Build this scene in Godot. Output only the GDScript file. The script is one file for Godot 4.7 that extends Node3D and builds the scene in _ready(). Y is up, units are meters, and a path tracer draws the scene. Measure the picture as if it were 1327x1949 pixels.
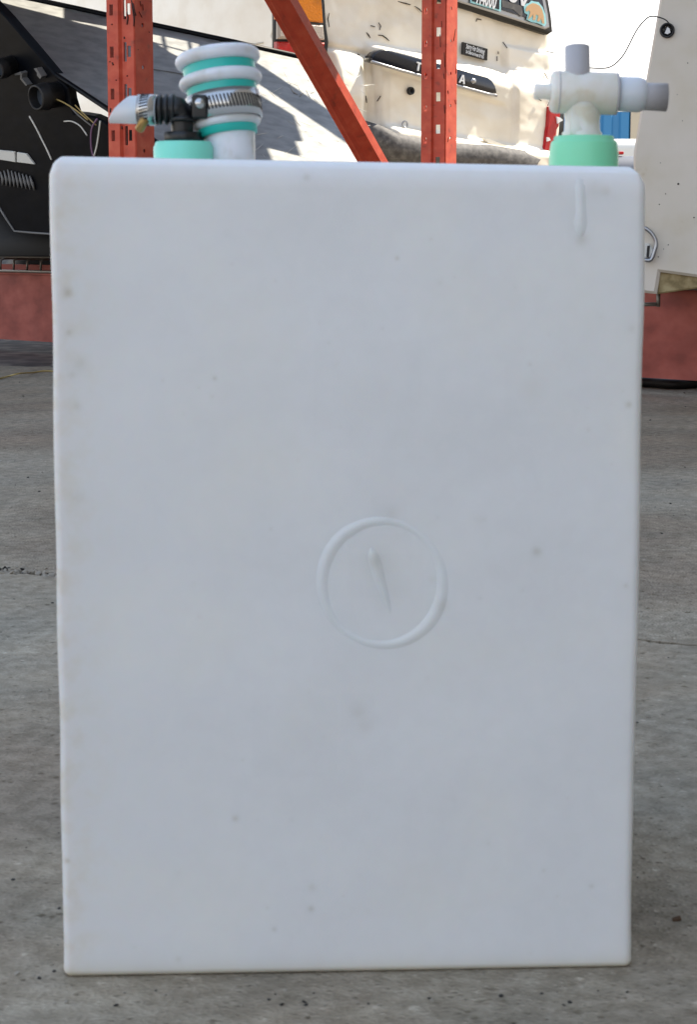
extends Node3D
# Scene coordinates: V(x right, y up, z forward of the camera), metres.
const F := 3800.0
const CX := 663.5
const CY := 974.5
var pitch := deg_to_rad(8.31)
var cam_pos := Vector3(0, 0.40, 0)
var M := {}
var used := {}
var rng := RandomNumberGenerator.new()

# ------------------------------------------------------------------ helpers
func V(x: float, y: float, z: float) -> Vector3:
	return Vector3(x, y, -z)

func look(x: float, y: float) -> Vector3:      # direction of a sight line, forward part 1
	var cx := (x - CX) / F
	var cy := (CY - y) / F
	var fz := cos(pitch) + cy * sin(pitch)
	return Vector3(cx, -sin(pitch) + cy * cos(pitch), -fz) / fz

func at(x: float, y: float, z: float) -> Vector3:
	return cam_pos + look(x, y) * z

func on(x: float, y: float, o: Vector3, n: Vector3) -> Vector3:
	var d := look(x, y)
	return cam_pos + d * ((o - cam_pos).dot(n) / d.dot(n))

func on_ground(x: float, y: float, h: float = 0.0) -> Vector3:
	return on(x, y, Vector3(0, h, 0), Vector3.UP)

func numbered(called: String) -> String:
	if not used.has(called):
		used[called] = 0
		return called
	used[called] += 1
	return "%s_%03d" % [called, used[called]]

func thing(called: String, label: String, category: String, base: Vector3, group: String = "") -> Node3D:
	var o := Node3D.new()
	o.name = numbered(called)
	add_child(o)
	o.position = base
	o.set_meta("label", label)
	o.set_meta("category", category)
	if group != "":
		o.set_meta("group", group)
	return o

func world_of(n: Node) -> Vector3:
	var p := Vector3.ZERO
	var k: Node = n
	while k is Node3D and k != self:
		p += (k as Node3D).position
		k = k.get_parent()
	return p

func part(called: String, m: Variant, mat: Material, parent: Node, label: String = "") -> MeshInstance3D:
	var o := MeshInstance3D.new()
	o.name = called
	if m is SurfaceTool:
		m.generate_normals()
		o.mesh = m.commit()
	else:
		o.mesh = m
	o.material_override = mat
	parent.add_child(o, true)
	o.position = -world_of(parent)
	if label != "":
		o.set_meta("label", label)
	return o

func alone(called: String, m: Variant, mat: Material, base: Vector3, label: String, category: String, group: String = "") -> MeshInstance3D:
	var o := part(numbered(called), m, mat, self)
	o.set_meta("label", label)
	o.set_meta("category", category)
	if group != "":
		o.set_meta("group", group)
	return o

func struct(called: String, m: Variant, mat: Material) -> MeshInstance3D:
	var o := part(numbered(called), m, mat, self)
	o.set_meta("kind", "structure")
	return o

func nst(flat: bool = false) -> SurfaceTool:
	var st := SurfaceTool.new()
	st.begin(Mesh.PRIMITIVE_TRIANGLES)
	st.set_smooth_group(-1 if flat else 0)
	return st

func tri(st: SurfaceTool, a: Vector3, b: Vector3, c: Vector3) -> void:
	st.add_vertex(a); st.add_vertex(b); st.add_vertex(c)

func quad(st: SurfaceTool, a: Vector3, b: Vector3, c: Vector3, d: Vector3) -> void:
	tri(st, a, b, c); tri(st, a, c, d)

func quad_uv(st: SurfaceTool, p: Array, uv: Array) -> void:
	for k in [0, 1, 2, 0, 2, 3]:
		st.set_uv(uv[k]); st.add_vertex(p[k])

func box8(st: SurfaceTool, c: Array) -> void:     # corners: 0-3 bottom ring, 4-7 top ring
	quad(st, c[0], c[1], c[2], c[3]); quad(st, c[7], c[6], c[5], c[4])
	for k in 4:
		var j := (k + 1) % 4
		quad(st, c[k], c[k + 4], c[j + 4], c[j])

func box(st: SurfaceTool, o: Vector3, u: Vector3, v: Vector3, w: Vector3) -> void:   # centre, full edge vectors
	var a := o - (u + v + w) * 0.5
	box8(st, [a, a + u, a + u + w, a + w, a + v, a + u + v, a + u + v + w, a + v + w])

func frame_of(d: Vector3) -> Basis:
	var y := d.normalized()
	var x := y.cross(Vector3.UP if absf(y.y) < 0.9 else Vector3.RIGHT).normalized()
	return Basis(x, y, x.cross(y))

func axis_xf(o: Vector3, d: Vector3) -> Transform3D:
	return Transform3D(frame_of(d), o)

func lathe(st: SurfaceTool, prof: Array, seg: int, xf: Transform3D, a0: float = 0.0, a1: float = TAU) -> void:
	for k in prof.size() - 1:
		var p: Vector2 = prof[k]
		var q: Vector2 = prof[k + 1]
		for i in seg:
			var t0 := a0 + (a1 - a0) * i / seg
			var t1 := a0 + (a1 - a0) * (i + 1) / seg
			if i == seg - 1 and absf(a1 - a0 - TAU) < 0.001: t1 = a0
			var e := [Vector3(p.x * cos(t0), p.y, p.x * sin(t0)), Vector3(p.x * cos(t1), p.y, p.x * sin(t1)), Vector3(q.x * cos(t1), q.y, q.x * sin(t1)), Vector3(q.x * cos(t0), q.y, q.x * sin(t0))]
			for j in 4: e[j] = xf * (e[j] as Vector3)
			if p.x < 1e-7: tri(st, e[0], e[2], e[3])
			elif q.x < 1e-7: tri(st, e[0], e[1], e[2])
			else: quad(st, e[0], e[1], e[2], e[3])

func torus(st: SurfaceTool, r: float, m: float, xf: Transform3D, seg: int = 48, flat: float = 1.0) -> void:
	var prof := []
	for k in 13:
		var a := -PI / 2 + TAU * k / 12
		if k == 12: a = -PI / 2
		prof.append(Vector2(r + m * cos(a), m * sin(a) * flat))
	lathe(st, prof, seg, xf)

func tube(st: SurfaceTool, pts: Array, r: Variant, seg: int = 10, caps: bool = true) -> void:
	var rings := []
	var side := Vector3.ZERO
	for k in pts.size():
		var d: Vector3 = (pts[mini(k + 1, pts.size() - 1)] - pts[maxi(k - 1, 0)]).normalized()
		if side == Vector3.ZERO:
			side = d.cross(Vector3.UP if absf(d.y) < 0.9 else Vector3.RIGHT).normalized()
		side = (side - d * side.dot(d)).normalized()
		var up := d.cross(side)
		var rr: float = r[k] if r is Array else r
		var ring := []
		for i in seg:
			var a := TAU * i / seg
			ring.append(pts[k] + (side * cos(a) + up * sin(a)) * rr)
		rings.append(ring)
	for k in rings.size() - 1:
		for i in seg:
			var j := (i + 1) % seg
			quad(st, rings[k][i], rings[k + 1][i], rings[k + 1][j], rings[k][j])
	if caps:
		for e in [0, rings.size() - 1]:
			for i in range(1, seg - 1):
				if e == 0: tri(st, rings[e][0], rings[e][i], rings[e][i + 1])
				else: tri(st, rings[e][0], rings[e][i + 1], rings[e][i])

func smooth_path(pts: Array, n: int = 6) -> Array:
	var out := []
	for k in pts.size() - 1:
		var p0: Vector3 = pts[maxi(k - 1, 0)]
		var p1: Vector3 = pts[k]
		var p2: Vector3 = pts[k + 1]
		var p3: Vector3 = pts[mini(k + 2, pts.size() - 1)]
		for i in n:
			out.append(p1.cubic_interpolate(p2, p0, p3, float(i) / n))
	out.append(pts[-1])
	return out

func rounded(h: Vector3, r: float, xf: Callable, st: SurfaceTool, fill: int = 4, k: int = 4) -> void:
	var ax := []
	for d in 3:
		var l := []
		for i in k: l.append(-h[d] + r - r * tan(PI / 4 * (1.0 - float(i) / k)))
		for i in fill + 1: l.append(lerpf(-h[d] + r, h[d] - r, float(i) / fill))
		for i in range(1, k + 1): l.append(h[d] - r + r * tan(PI / 4 * float(i) / k))
		ax.append(l)
	var inner := h - Vector3.ONE * r
	for d in 3:
		var e := (d + 1) % 3
		var g := (d + 2) % 3
		for s in [-1.0, 1.0]:
			for i in ax[e].size() - 1:
				for j in ax[g].size() - 1:
					var c := []
					for q in [[0, 0], [1, 0], [1, 1], [0, 1]]:
						var p := Vector3.ZERO
						p[d] = h[d] * s; p[e] = ax[e][i + q[0]]; p[g] = ax[g][j + q[1]]
						var inn := p.clamp(-inner, inner)
						c.append((inn + (p - inn).normalized() * r).snapped(Vector3.ONE * 1e-6))
					if s > 0: c.reverse()
					for m in [0, 1, 2, 0, 2, 3]:
						var w: Vector3 = c[m]
						st.set_uv(Vector2(w.x / h.x * 0.5 + 0.5, 0.5 - w.y / h.y * 0.5))
						st.add_vertex(xf.call(w))

func flat2(pts: Array) -> Array:              # basis of a planar outline: origin, u, v, 2-D points
	var n := Vector3.ZERO
	for k in pts.size():
		n += (pts[k] - pts[0]).cross(pts[(k + 1) % pts.size()] - pts[0])
	n = n.normalized()
	var u: Vector3 = (pts[1] - pts[0]).normalized()
	var v := n.cross(u)
	var q := PackedVector2Array()
	for p in pts: q.append(Vector2((p - pts[0]).dot(u), (p - pts[0]).dot(v)))
	return [pts[0], u, v, q, n]

func inset(q: PackedVector2Array, b: float) -> PackedVector2Array:
	var out := PackedVector2Array()
	for k in q.size():
		var e0 := (q[k] - q[(k - 1 + q.size()) % q.size()]).normalized()
		var e1 := (q[(k + 1) % q.size()] - q[k]).normalized()
		var n0 := Vector2(-e0.y, e0.x)
		var n1 := Vector2(-e1.y, e1.x)
		var m := (n0 + n1).normalized()
		out.append(q[k] + m * b / maxf(0.5, m.dot(n0)))
	return out

func prism(st: SurfaceTool, pts: Array, off: Vector3, bevel: float = 0.0) -> void:   # planar outline pushed back along off
	var f := flat2(pts)
	var q: PackedVector2Array = f[3]
	var back := []
	for p in pts: back.append(p + off)
	var front := pts
	if bevel > 0.0:
		var i2 := inset(q, bevel)
		if Geometry2D.triangulate_polygon(i2).is_empty(): push_error("bevel too wide")
		front = []
		var rim := []
		for k in q.size():
			front.append(f[0] + f[1] * i2[k].x + f[2] * i2[k].y)
			rim.append(pts[k] + off.normalized() * bevel)
		for k in q.size():
			var j := (k + 1) % q.size()
			quad(st, front[k], rim[k], rim[j], front[j])
			quad(st, rim[k], back[k], back[j], rim[j])
		q = i2
	else:
		for k in q.size():
			var j := (k + 1) % q.size()
			quad(st, front[k], back[k], back[j], front[j])
	var t := Geometry2D.triangulate_polygon(q)
	for k in range(0, t.size(), 3):
		tri(st, front[t[k]], front[t[k + 1]], front[t[k + 2]])
		tri(st, back[t[k]], back[t[k + 2]], back[t[k + 1]])

func pix(list: Array, o: Vector3, n: Vector3) -> Array:
	var out := []
	for k in range(0, list.size(), 2): out.append(on(list[k], list[k + 1], o, n))
	return out

func noise(freq: float, oct: int, sd: int) -> FastNoiseLite:
	var n := FastNoiseLite.new()
	n.seed = sd; n.frequency = freq
	n.noise_type = FastNoiseLite.TYPE_SIMPLEX_SMOOTH
	n.fractal_octaves = oct
	return n

func mat(col: Color, rough: float = 0.6, metal: float = 0.0) -> StandardMaterial3D:
	var m := StandardMaterial3D.new()
	m.albedo_color = col
	m.roughness = rough
	m.metallic = metal
	m.cull_mode = BaseMaterial3D.CULL_DISABLED
	return m

func noise_tex(freq: float, oct: int, sd: int, ramp: Array, size: int = 512, bump: bool = false) -> NoiseTexture2D:
	var t := NoiseTexture2D.new()
	t.width = size; t.height = size; t.seamless = true
	t.noise = noise(freq, oct, sd)
	if bump:
		t.as_normal_map = true
		t.bump_strength = 4.0
	elif ramp.size() > 0:
		var g := Gradient.new()
		g.offsets = PackedFloat32Array(ramp[0])
		g.colors = PackedColorArray(ramp[1])
		t.color_ramp = g
	return t

func tri_mat(tex: Texture2D, scale: float, rough: float, metal: float = 0.0, bump: Texture2D = null, bs: float = 0.5) -> StandardMaterial3D:
	var m := mat(Color.WHITE, rough, metal)
	m.albedo_texture = tex
	m.uv1_triplanar = true
	m.uv1_world_triplanar = true
	m.uv1_scale = Vector3.ONE * scale
	if bump:
		m.normal_enabled = true
		m.normal_texture = bump
		m.normal_scale = bs
	return m

func words(text: String, size: float, depth: float, xf: Transform3D, m: Material, parent: Node, called: String = "lettering", width: float = -1.0) -> MeshInstance3D:
	var t := TextMesh.new()
	var f := SystemFont.new()
	f.font_names = PackedStringArray(["Droid Sans"])
	f.font_weight = 700
	t.font = f
	t.text = text
	t.font_size = 64
	t.pixel_size = size / 64.0
	t.depth = depth
	var o := MeshInstance3D.new()
	o.name = called
	o.mesh = t
	o.material_override = m
	parent.add_child(o, true)
	var k := 1.0
	if width > 0.0: k = width / maxf(t.get_aabb().size.x, 0.0001)
	o.transform = Transform3D(xf.basis * Basis.from_scale(Vector3(k, 1, 1)), xf.origin - world_of(parent))
	return o

# ------------------------------------------------------------------ main
func _ready() -> void:
	rng.seed = 7
	set_camera_and_light()
	make_materials()
	build_ground()
	build_shade_building()
	build_far_things()
	build_vehicle()
	build_rack()
	build_metal_tank()
	build_white_moulding()
	build_water_tank()
	build_debris()

func set_camera_and_light() -> void:
	var cam := Camera3D.new()
	cam.name = "camera"
	add_child(cam)
	cam.position = cam_pos
	cam.rotation = Vector3(-pitch, 0, 0)
	cam.fov = rad_to_deg(2.0 * atan(CY / F))
	cam.near = 0.05
	cam.far = 900.0
	cam.current = true
	var eye := CameraAttributesPhysical.new()
	eye.frustum_focal_length = 12.0 / (CY / F)
	eye.frustum_focus_distance = 5.4
	eye.exposure_aperture = 32.0
	eye.frustum_near = 0.05
	eye.frustum_far = 900.0
	cam.attributes = eye
	var sky := ProceduralSkyMaterial.new()
	sky.sky_top_color = Color(0.575, 0.65, 0.76)
	sky.sky_horizon_color = Color(1.0, 0.97, 0.92)
	sky.sky_curve = 0.16
	sky.sky_energy_multiplier = 1.0
	sky.ground_bottom_color = Color(0.35, 0.33, 0.30)
	sky.ground_horizon_color = Color(0.7, 0.7, 0.7)
	sky.sun_angle_max = 20.0
	var env := Environment.new()
	env.background_mode = Environment.BG_SKY
	env.sky = Sky.new()
	env.sky.sky_material = sky
	env.background_energy_multiplier = 1.0
	env.tonemap_mode = Environment.TONE_MAPPER_LINEAR
	env.tonemap_exposure = 2.6
	env.sdfgi_enabled = true
	env.ssao_enabled = true
	env.ssil_enabled = true
	var we := WorldEnvironment.new()
	we.name = "world_environment"
	we.environment = env
	add_child(we)
	var sun := DirectionalLight3D.new()
	sun.name = "sun"
	add_child(sun)
	sun.light_energy = 1.4
	sun.light_color = Color(1.0, 0.95, 0.87)
	sun.light_angular_distance = 0.5
	sun.shadow_enabled = true
	var s := V(0.516, 0.819, 0.252)
	sun.look_at_from_position(s * 20.0, Vector3.ZERO)

func make_materials() -> void:
	# concrete
	var n1 := noise(0.006, 4, 11)
	var n2 := noise(0.05, 4, 12)
	var n3 := noise(0.35, 2, 13)
	var size := 1024
	var a := n1.get_seamless_image(size, size).get_data()
	var b := n2.get_seamless_image(size, size).get_data()
	var c := n3.get_seamless_image(size, size).get_data()
	var px := PackedByteArray()
	px.resize(size * size * 3)
	var hg := PackedByteArray()
	hg.resize(size * size)
	for i in size * size:
		var v := 142.0 + (a[i] - 128) * 0.09 + (b[i] - 128) * 0.16 + (c[i] - 128) * 0.13
		var h := 150.0 + (b[i] - 128) * 0.25 + (c[i] - 128) * 0.3
		if c[i] > 208: v += (c[i] - 208) * 1.0
		if c[i] < 44: v -= (44 - c[i]) * 1.5; h -= (44 - c[i]) * 2.0
		var warm := (a[i] - 128) * 0.02
		px[i * 3] = clampi(int(v + 9.0 + warm), 0, 255)
		px[i * 3 + 1] = clampi(int(v + 1.0), 0, 255)
		px[i * 3 + 2] = clampi(int(v - 13.0 - warm), 0, 255)
		hg[i] = clampi(int(h), 0, 255)
	# scattered aggregate, pits and flecks
	var r2 := RandomNumberGenerator.new()
	r2.seed = 5
	for k in 3800:
		var x0 := r2.randi_range(3, size - 4)
		var y0 := r2.randi_range(3, size - 4)
		var pick := r2.randf()
		var rad := 1 if pick < 0.78 else (2 if pick < 0.985 else 3)
		var dv := r2.randf_range(14, 50) * (0.8 if r2.randf() < 0.36 else -1.0)
		for dy in range(-rad, rad + 1):
			for dx in range(-rad, rad + 1):
				if dx * dx + dy * dy <= rad * rad and r2.randf() < 0.85:
					var i := (y0 + dy) * size + x0 + dx
					for q in 3: px[i * 3 + q] = clampi(int(px[i * 3 + q] + dv), 20, 225)
					hg[i] = clampi(int(hg[i] + dv * 1.2), 0, 255)
	var ctex := ImageTexture.create_from_image(Image.create_from_data(size, size, false, Image.FORMAT_RGB8, px))
	var cb := Image.create_from_data(size, size, false, Image.FORMAT_L8, hg)
	cb.convert(Image.FORMAT_RGBA8)
	cb.bump_map_to_normal_map(3.0)
	var m := mat(Color.WHITE, 0.92)
	m.albedo_texture = ctex
	m.normal_enabled = true
	m.normal_texture = ImageTexture.create_from_image(cb)
	m.normal_scale = 1.3
	m.metallic_specular = 0.3
	m.detail_enabled = true
	m.detail_blend_mode = BaseMaterial3D.BLEND_MODE_MUL
	m.detail_uv_layer = BaseMaterial3D.DETAIL_UV_2
	m.detail_albedo = noise_tex(0.012, 5, 21, [[0.25, 0.5, 0.75], [Color(0.90, 0.87, 0.84), Color(0.96, 0.95, 0.93), Color(1, 1, 0.99)]], 512)
	var one := Image.create(4, 4, false, Image.FORMAT_L8)
	one.fill(Color.WHITE)
	m.detail_mask = ImageTexture.create_from_image(one)
	M.concrete = m
	M.dirt = tri_mat(noise_tex(0.05, 4, 3, [[0.3, 0.7], [Color(0.16, 0.14, 0.12), Color(0.27, 0.24, 0.20)]]), 3.0, 0.95)
	M.shade_dirt = tri_mat(noise_tex(0.02, 5, 5, [[0.2, 0.5, 0.8], [Color(0.20, 0.18, 0.165), Color(0.28, 0.25, 0.23), Color(0.42, 0.385, 0.35)]]), 0.9, 0.8)  # dark tones for the painted shade and dirt below the low beam
	# rack paint: sun-faded orange with grime
	var rb := noise_tex(0.03, 5, 31, [], 512, true)
	M.orange = tri_mat(noise_tex(0.02, 5, 32, [[0.12, 0.24, 0.55, 0.8], [Color(0.48, 0.20, 0.14), Color(0.70, 0.25, 0.16), Color(0.74, 0.28, 0.18), Color(0.78, 0.35, 0.24)]]), 2.3, 0.55, 0.0, rb, 0.15)
	M.faded = tri_mat(noise_tex(0.015, 4, 33, [[0.25, 0.5, 0.8], [Color(0.49, 0.22, 0.18), Color(0.58, 0.28, 0.23), Color(0.64, 0.34, 0.29)]]), 1.6, 0.65, 0.0, rb, 0.12)
	M.wire = mat(Color(0.50, 0.48, 0.45), 0.45, 0.7)
	# metal tank
	var scr := noise_tex(0.02, 5, 41, [[0.2, 0.5, 0.8], [Color(0.60, 0.61, 0.61), Color(0.68, 0.69, 0.69), Color(0.73, 0.74, 0.73)]])
	M.alu = tri_mat(scr, 1.5, 0.5, 0.78, noise_tex(0.01, 3, 42, [], 512, true), 0.25)
	M.black = tri_mat(noise_tex(0.02, 4, 43, [[0.2, 0.8], [Color(0.02, 0.028, 0.045), Color(0.05, 0.062, 0.09)]]), 2.0, 0.42, 0.0, noise_tex(0.02, 3, 44, [], 256, true), 0.2)
	M.black.metallic_specular = 0.25
	M.rubber = mat(Color(0.07, 0.07, 0.075), 0.55)
	M.pale = mat(Color(0.80, 0.80, 0.78), 0.5)
	M.grey = mat(Color(0.42, 0.42, 0.42), 0.6)
	M.purple = mat(Color(0.45, 0.33, 0.45), 0.5)
	M.yellow_wire = mat(Color(0.66, 0.58, 0.36), 0.6)
	# vehicle paint
	M.paint = tri_mat(noise_tex(0.012, 5, 51, [[0.25, 0.45, 0.75], [Color(0.87, 0.84, 0.78), Color(0.91, 0.89, 0.84), Color(0.93, 0.92, 0.88)]]), 0.6, 0.38, 0.0, noise_tex(0.012, 2, 52, [], 256, true), 0.08)
	M.paint.clearcoat_enabled = true
	M.paint.clearcoat = 0.35
	M.paint.clearcoat_roughness = 0.15
	M.navy = mat(Color(0.045, 0.065, 0.115), 0.22)
	M.seal = mat(Color(0.03, 0.03, 0.035), 0.5)
	M.chrome = mat(Color(0.62, 0.63, 0.65), 0.3, 0.8)
	M.glass = mat(Color(0.045, 0.09, 0.17), 0.06)
	M.amber = mat(Color(0.80, 0.47, 0.07), 0.2)
	M.clear_lens = mat(Color(0.70, 0.67, 0.64), 0.2)
	M.red_lens = mat(Color(0.66, 0.045, 0.06), 0.2)
	for k in ["amber", "clear_lens", "red_lens"]:
		M[k].normal_enabled = true
		M[k].normal_texture = noise_tex(0.06, 2, 61, [], 256, true)
		M[k].normal_scale = 0.25
		M[k].uv1_triplanar = true
		M[k].uv1_scale = Vector3.ONE * 6.0
	M.bumper = tri_mat(noise_tex(0.03, 5, 62, [[0.2, 0.5, 0.8], [Color(0.24, 0.24, 0.25), Color(0.33, 0.33, 0.34), Color(0.44, 0.44, 0.44)]]), 2.0, 0.75)
	M.print_white = mat(Color(0.88, 0.90, 0.92), 0.5)
	M.print_black = mat(Color(0.035, 0.035, 0.04), 0.45)
	M.print_blue = mat(Color(0.62, 0.86, 0.90), 0.5)
	M.print_tan = mat(Color(0.80, 0.66, 0.50), 0.5)
	M.print_brown = mat(Color(0.45, 0.32, 0.22), 0.5)
	# moulding
	M.gel = tri_mat(noise_tex(0.012, 5, 71, [[0.06, 0.14, 0.4, 0.8], [Color(0.70, 0.65, 0.54), Color(0.80, 0.765, 0.70), Color(0.82, 0.79, 0.74), Color(0.84, 0.81, 0.77)]]), 1.0, 0.5)
	M.fibre = tri_mat(noise_tex(0.03, 5, 72, [[0.2, 0.5, 0.8], [Color(0.46, 0.40, 0.26), Color(0.58, 0.51, 0.36), Color(0.66, 0.60, 0.45)]]), 2.0, 0.7)
	M.board = mat(Color(0.20, 0.18, 0.16), 0.85)
	M.blue_shed = mat(Color(0.20, 0.47, 0.66), 0.6)
	M.far_white = mat(Color(0.82, 0.82, 0.80), 0.6)
	M.far_grey = mat(Color(0.36, 0.38, 0.42), 0.6)
	M.wall = tri_mat(noise_tex(0.01, 4, 81, [[0.3, 0.7], [Color(0.62, 0.60, 0.56), Color(0.70, 0.68, 0.64)]]), 0.5, 0.9)
	# plastics of the tank fittings
	M.teal = mat(Color(0.16, 0.72, 0.68), 0.35)
	M.rib = mat(Color(0.86, 0.87, 0.90), 0.4)
	M.boss = mat(Color(0.50, 0.86, 0.78), 0.4)
	M.boss_green = mat(Color(0.50, 0.84, 0.67), 0.4)
	M.fitting = tri_mat(noise_tex(0.01, 4, 91, [[0.2, 0.45, 0.8], [Color(0.82, 0.78, 0.70), Color(0.86, 0.845, 0.80), Color(0.88, 0.87, 0.85)]]), 9.0, 0.4)
	M.rib = tri_mat(noise_tex(0.008, 4, 92, [[0.2, 0.5, 0.8], [Color(0.76, 0.76, 0.75), Color(0.84, 0.85, 0.88), Color(0.87, 0.88, 0.91)]]), 11.0, 0.4)
	M.hose = mat(Color(0.77, 0.79, 0.81), 0.35)
	for k in ["teal", "rib", "boss", "boss_green", "fitting", "hose"]:
		M[k].subsurf_scatter_enabled = true
		M[k].subsurf_scatter_strength = 0.15
	M.grey_pipe = mat(Color(0.66, 0.65, 0.66), 0.4)
	M.steel = mat(Color(0.74, 0.74, 0.74), 0.22, 0.95)
	M.slot = mat(Color(0.08, 0.08, 0.085), 0.6)
	M.plastic_black = mat(Color(0.045, 0.05, 0.06), 0.4)
	M.brass = mat(Color(0.62, 0.50, 0.30), 0.35, 0.6)
	M.stone = mat(Color(0.56, 0.53, 0.48), 0.9)
	M.stone_dark = mat(Color(0.17, 0.16, 0.15), 0.9)
	M.leaf = mat(Color(0.30, 0.22, 0.15), 0.9)

# ------------------------------------------------------------------ ground
func ground_vertex(st: SurfaceTool, p: Vector3) -> void:
	st.set_uv(Vector2(p.x, p.z) * 0.85)
	st.set_uv2(Vector2(p.x + 0.3, p.z) * 0.22)
	st.add_vertex(p)

func build_ground() -> void:
	var st := nst(true)
	for k in [Vector3(-400, -0.03, -600), Vector3(400, -0.03, -600), Vector3(400, -0.03, 400), Vector3(-400, -0.03, -600), Vector3(400, -0.03, 400), Vector3(-400, -0.03, 400)]:
		st.add_vertex(k)
	struct("ground", st, M.dirt)
	# two pours of concrete that meet in a worn joint
	var n := noise(18.0, 3, 4)
	var n2 := noise(60.0, 2, 9)
	var o := on_ground(52, 1090)
	var e := on_ground(1271, 1223)
	var d := (e - o) / (e.x - o.x)
	var near := []
	var far := []
	var xs := [-300.0]
	var x := -1.2
	while x < 1.2:
		xs.append(x)
		x += 0.003
	xs.append(300.0)
	for q in xs:
		var c: Vector3 = o + d * (q - o.x)
		var wide := clampf(remap(q, -0.1, -0.3, 0.006, 0.018), 0.006, 0.018)
		var wob := 0.006 * n.get_noise_1d(q) + 0.002 * n2.get_noise_1d(q)
		var rag := maxf(0.0, n2.get_noise_1d(q + 7.0)) * wide * 1.6
		near.append(c + Vector3(0, 0, wob + wide * 0.5 + rag))
		far.append(c + Vector3(0, 0, wob - wide * 0.5 - maxf(0.0, n.get_noise_1d(q * 1.7 + 3.0)) * wide * 1.4))
	var names := ["concrete_slab", "concrete_slab"]
	for side in 2:
		var s := nst(true)
		var edge: Array = near if side == 0 else far
		var zed := 300.0 if side == 0 else -500.0
		for k in edge.size() - 1:
			var p: Vector3 = edge[k]
			var q: Vector3 = edge[k + 1]
			for v in [p, q, Vector3(q.x, 0, zed), p, Vector3(q.x, 0, zed), Vector3(p.x, 0, zed)]:
				ground_vertex(s, v)
			for v in [p, q, q - Vector3(0, 0.025, 0), p, q - Vector3(0, 0.025, 0), p - Vector3(0, 0.025, 0)]:
				ground_vertex(s, v)
		struct(names[side], s, M.concrete)
	# painted shade under the low beam, mixed with packed brown dirt
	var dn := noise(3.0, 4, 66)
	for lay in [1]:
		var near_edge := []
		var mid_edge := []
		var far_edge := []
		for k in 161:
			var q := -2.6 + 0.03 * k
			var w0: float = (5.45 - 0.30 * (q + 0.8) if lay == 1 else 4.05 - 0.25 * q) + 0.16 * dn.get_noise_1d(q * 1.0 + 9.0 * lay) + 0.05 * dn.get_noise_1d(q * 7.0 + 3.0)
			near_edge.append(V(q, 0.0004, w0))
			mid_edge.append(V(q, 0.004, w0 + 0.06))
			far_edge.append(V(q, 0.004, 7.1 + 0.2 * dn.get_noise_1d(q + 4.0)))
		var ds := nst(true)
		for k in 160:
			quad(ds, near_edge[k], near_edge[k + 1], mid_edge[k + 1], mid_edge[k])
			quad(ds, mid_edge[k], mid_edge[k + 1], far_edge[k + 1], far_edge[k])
		struct("shade_dirt_patch", ds, M.shade_dirt)

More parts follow.
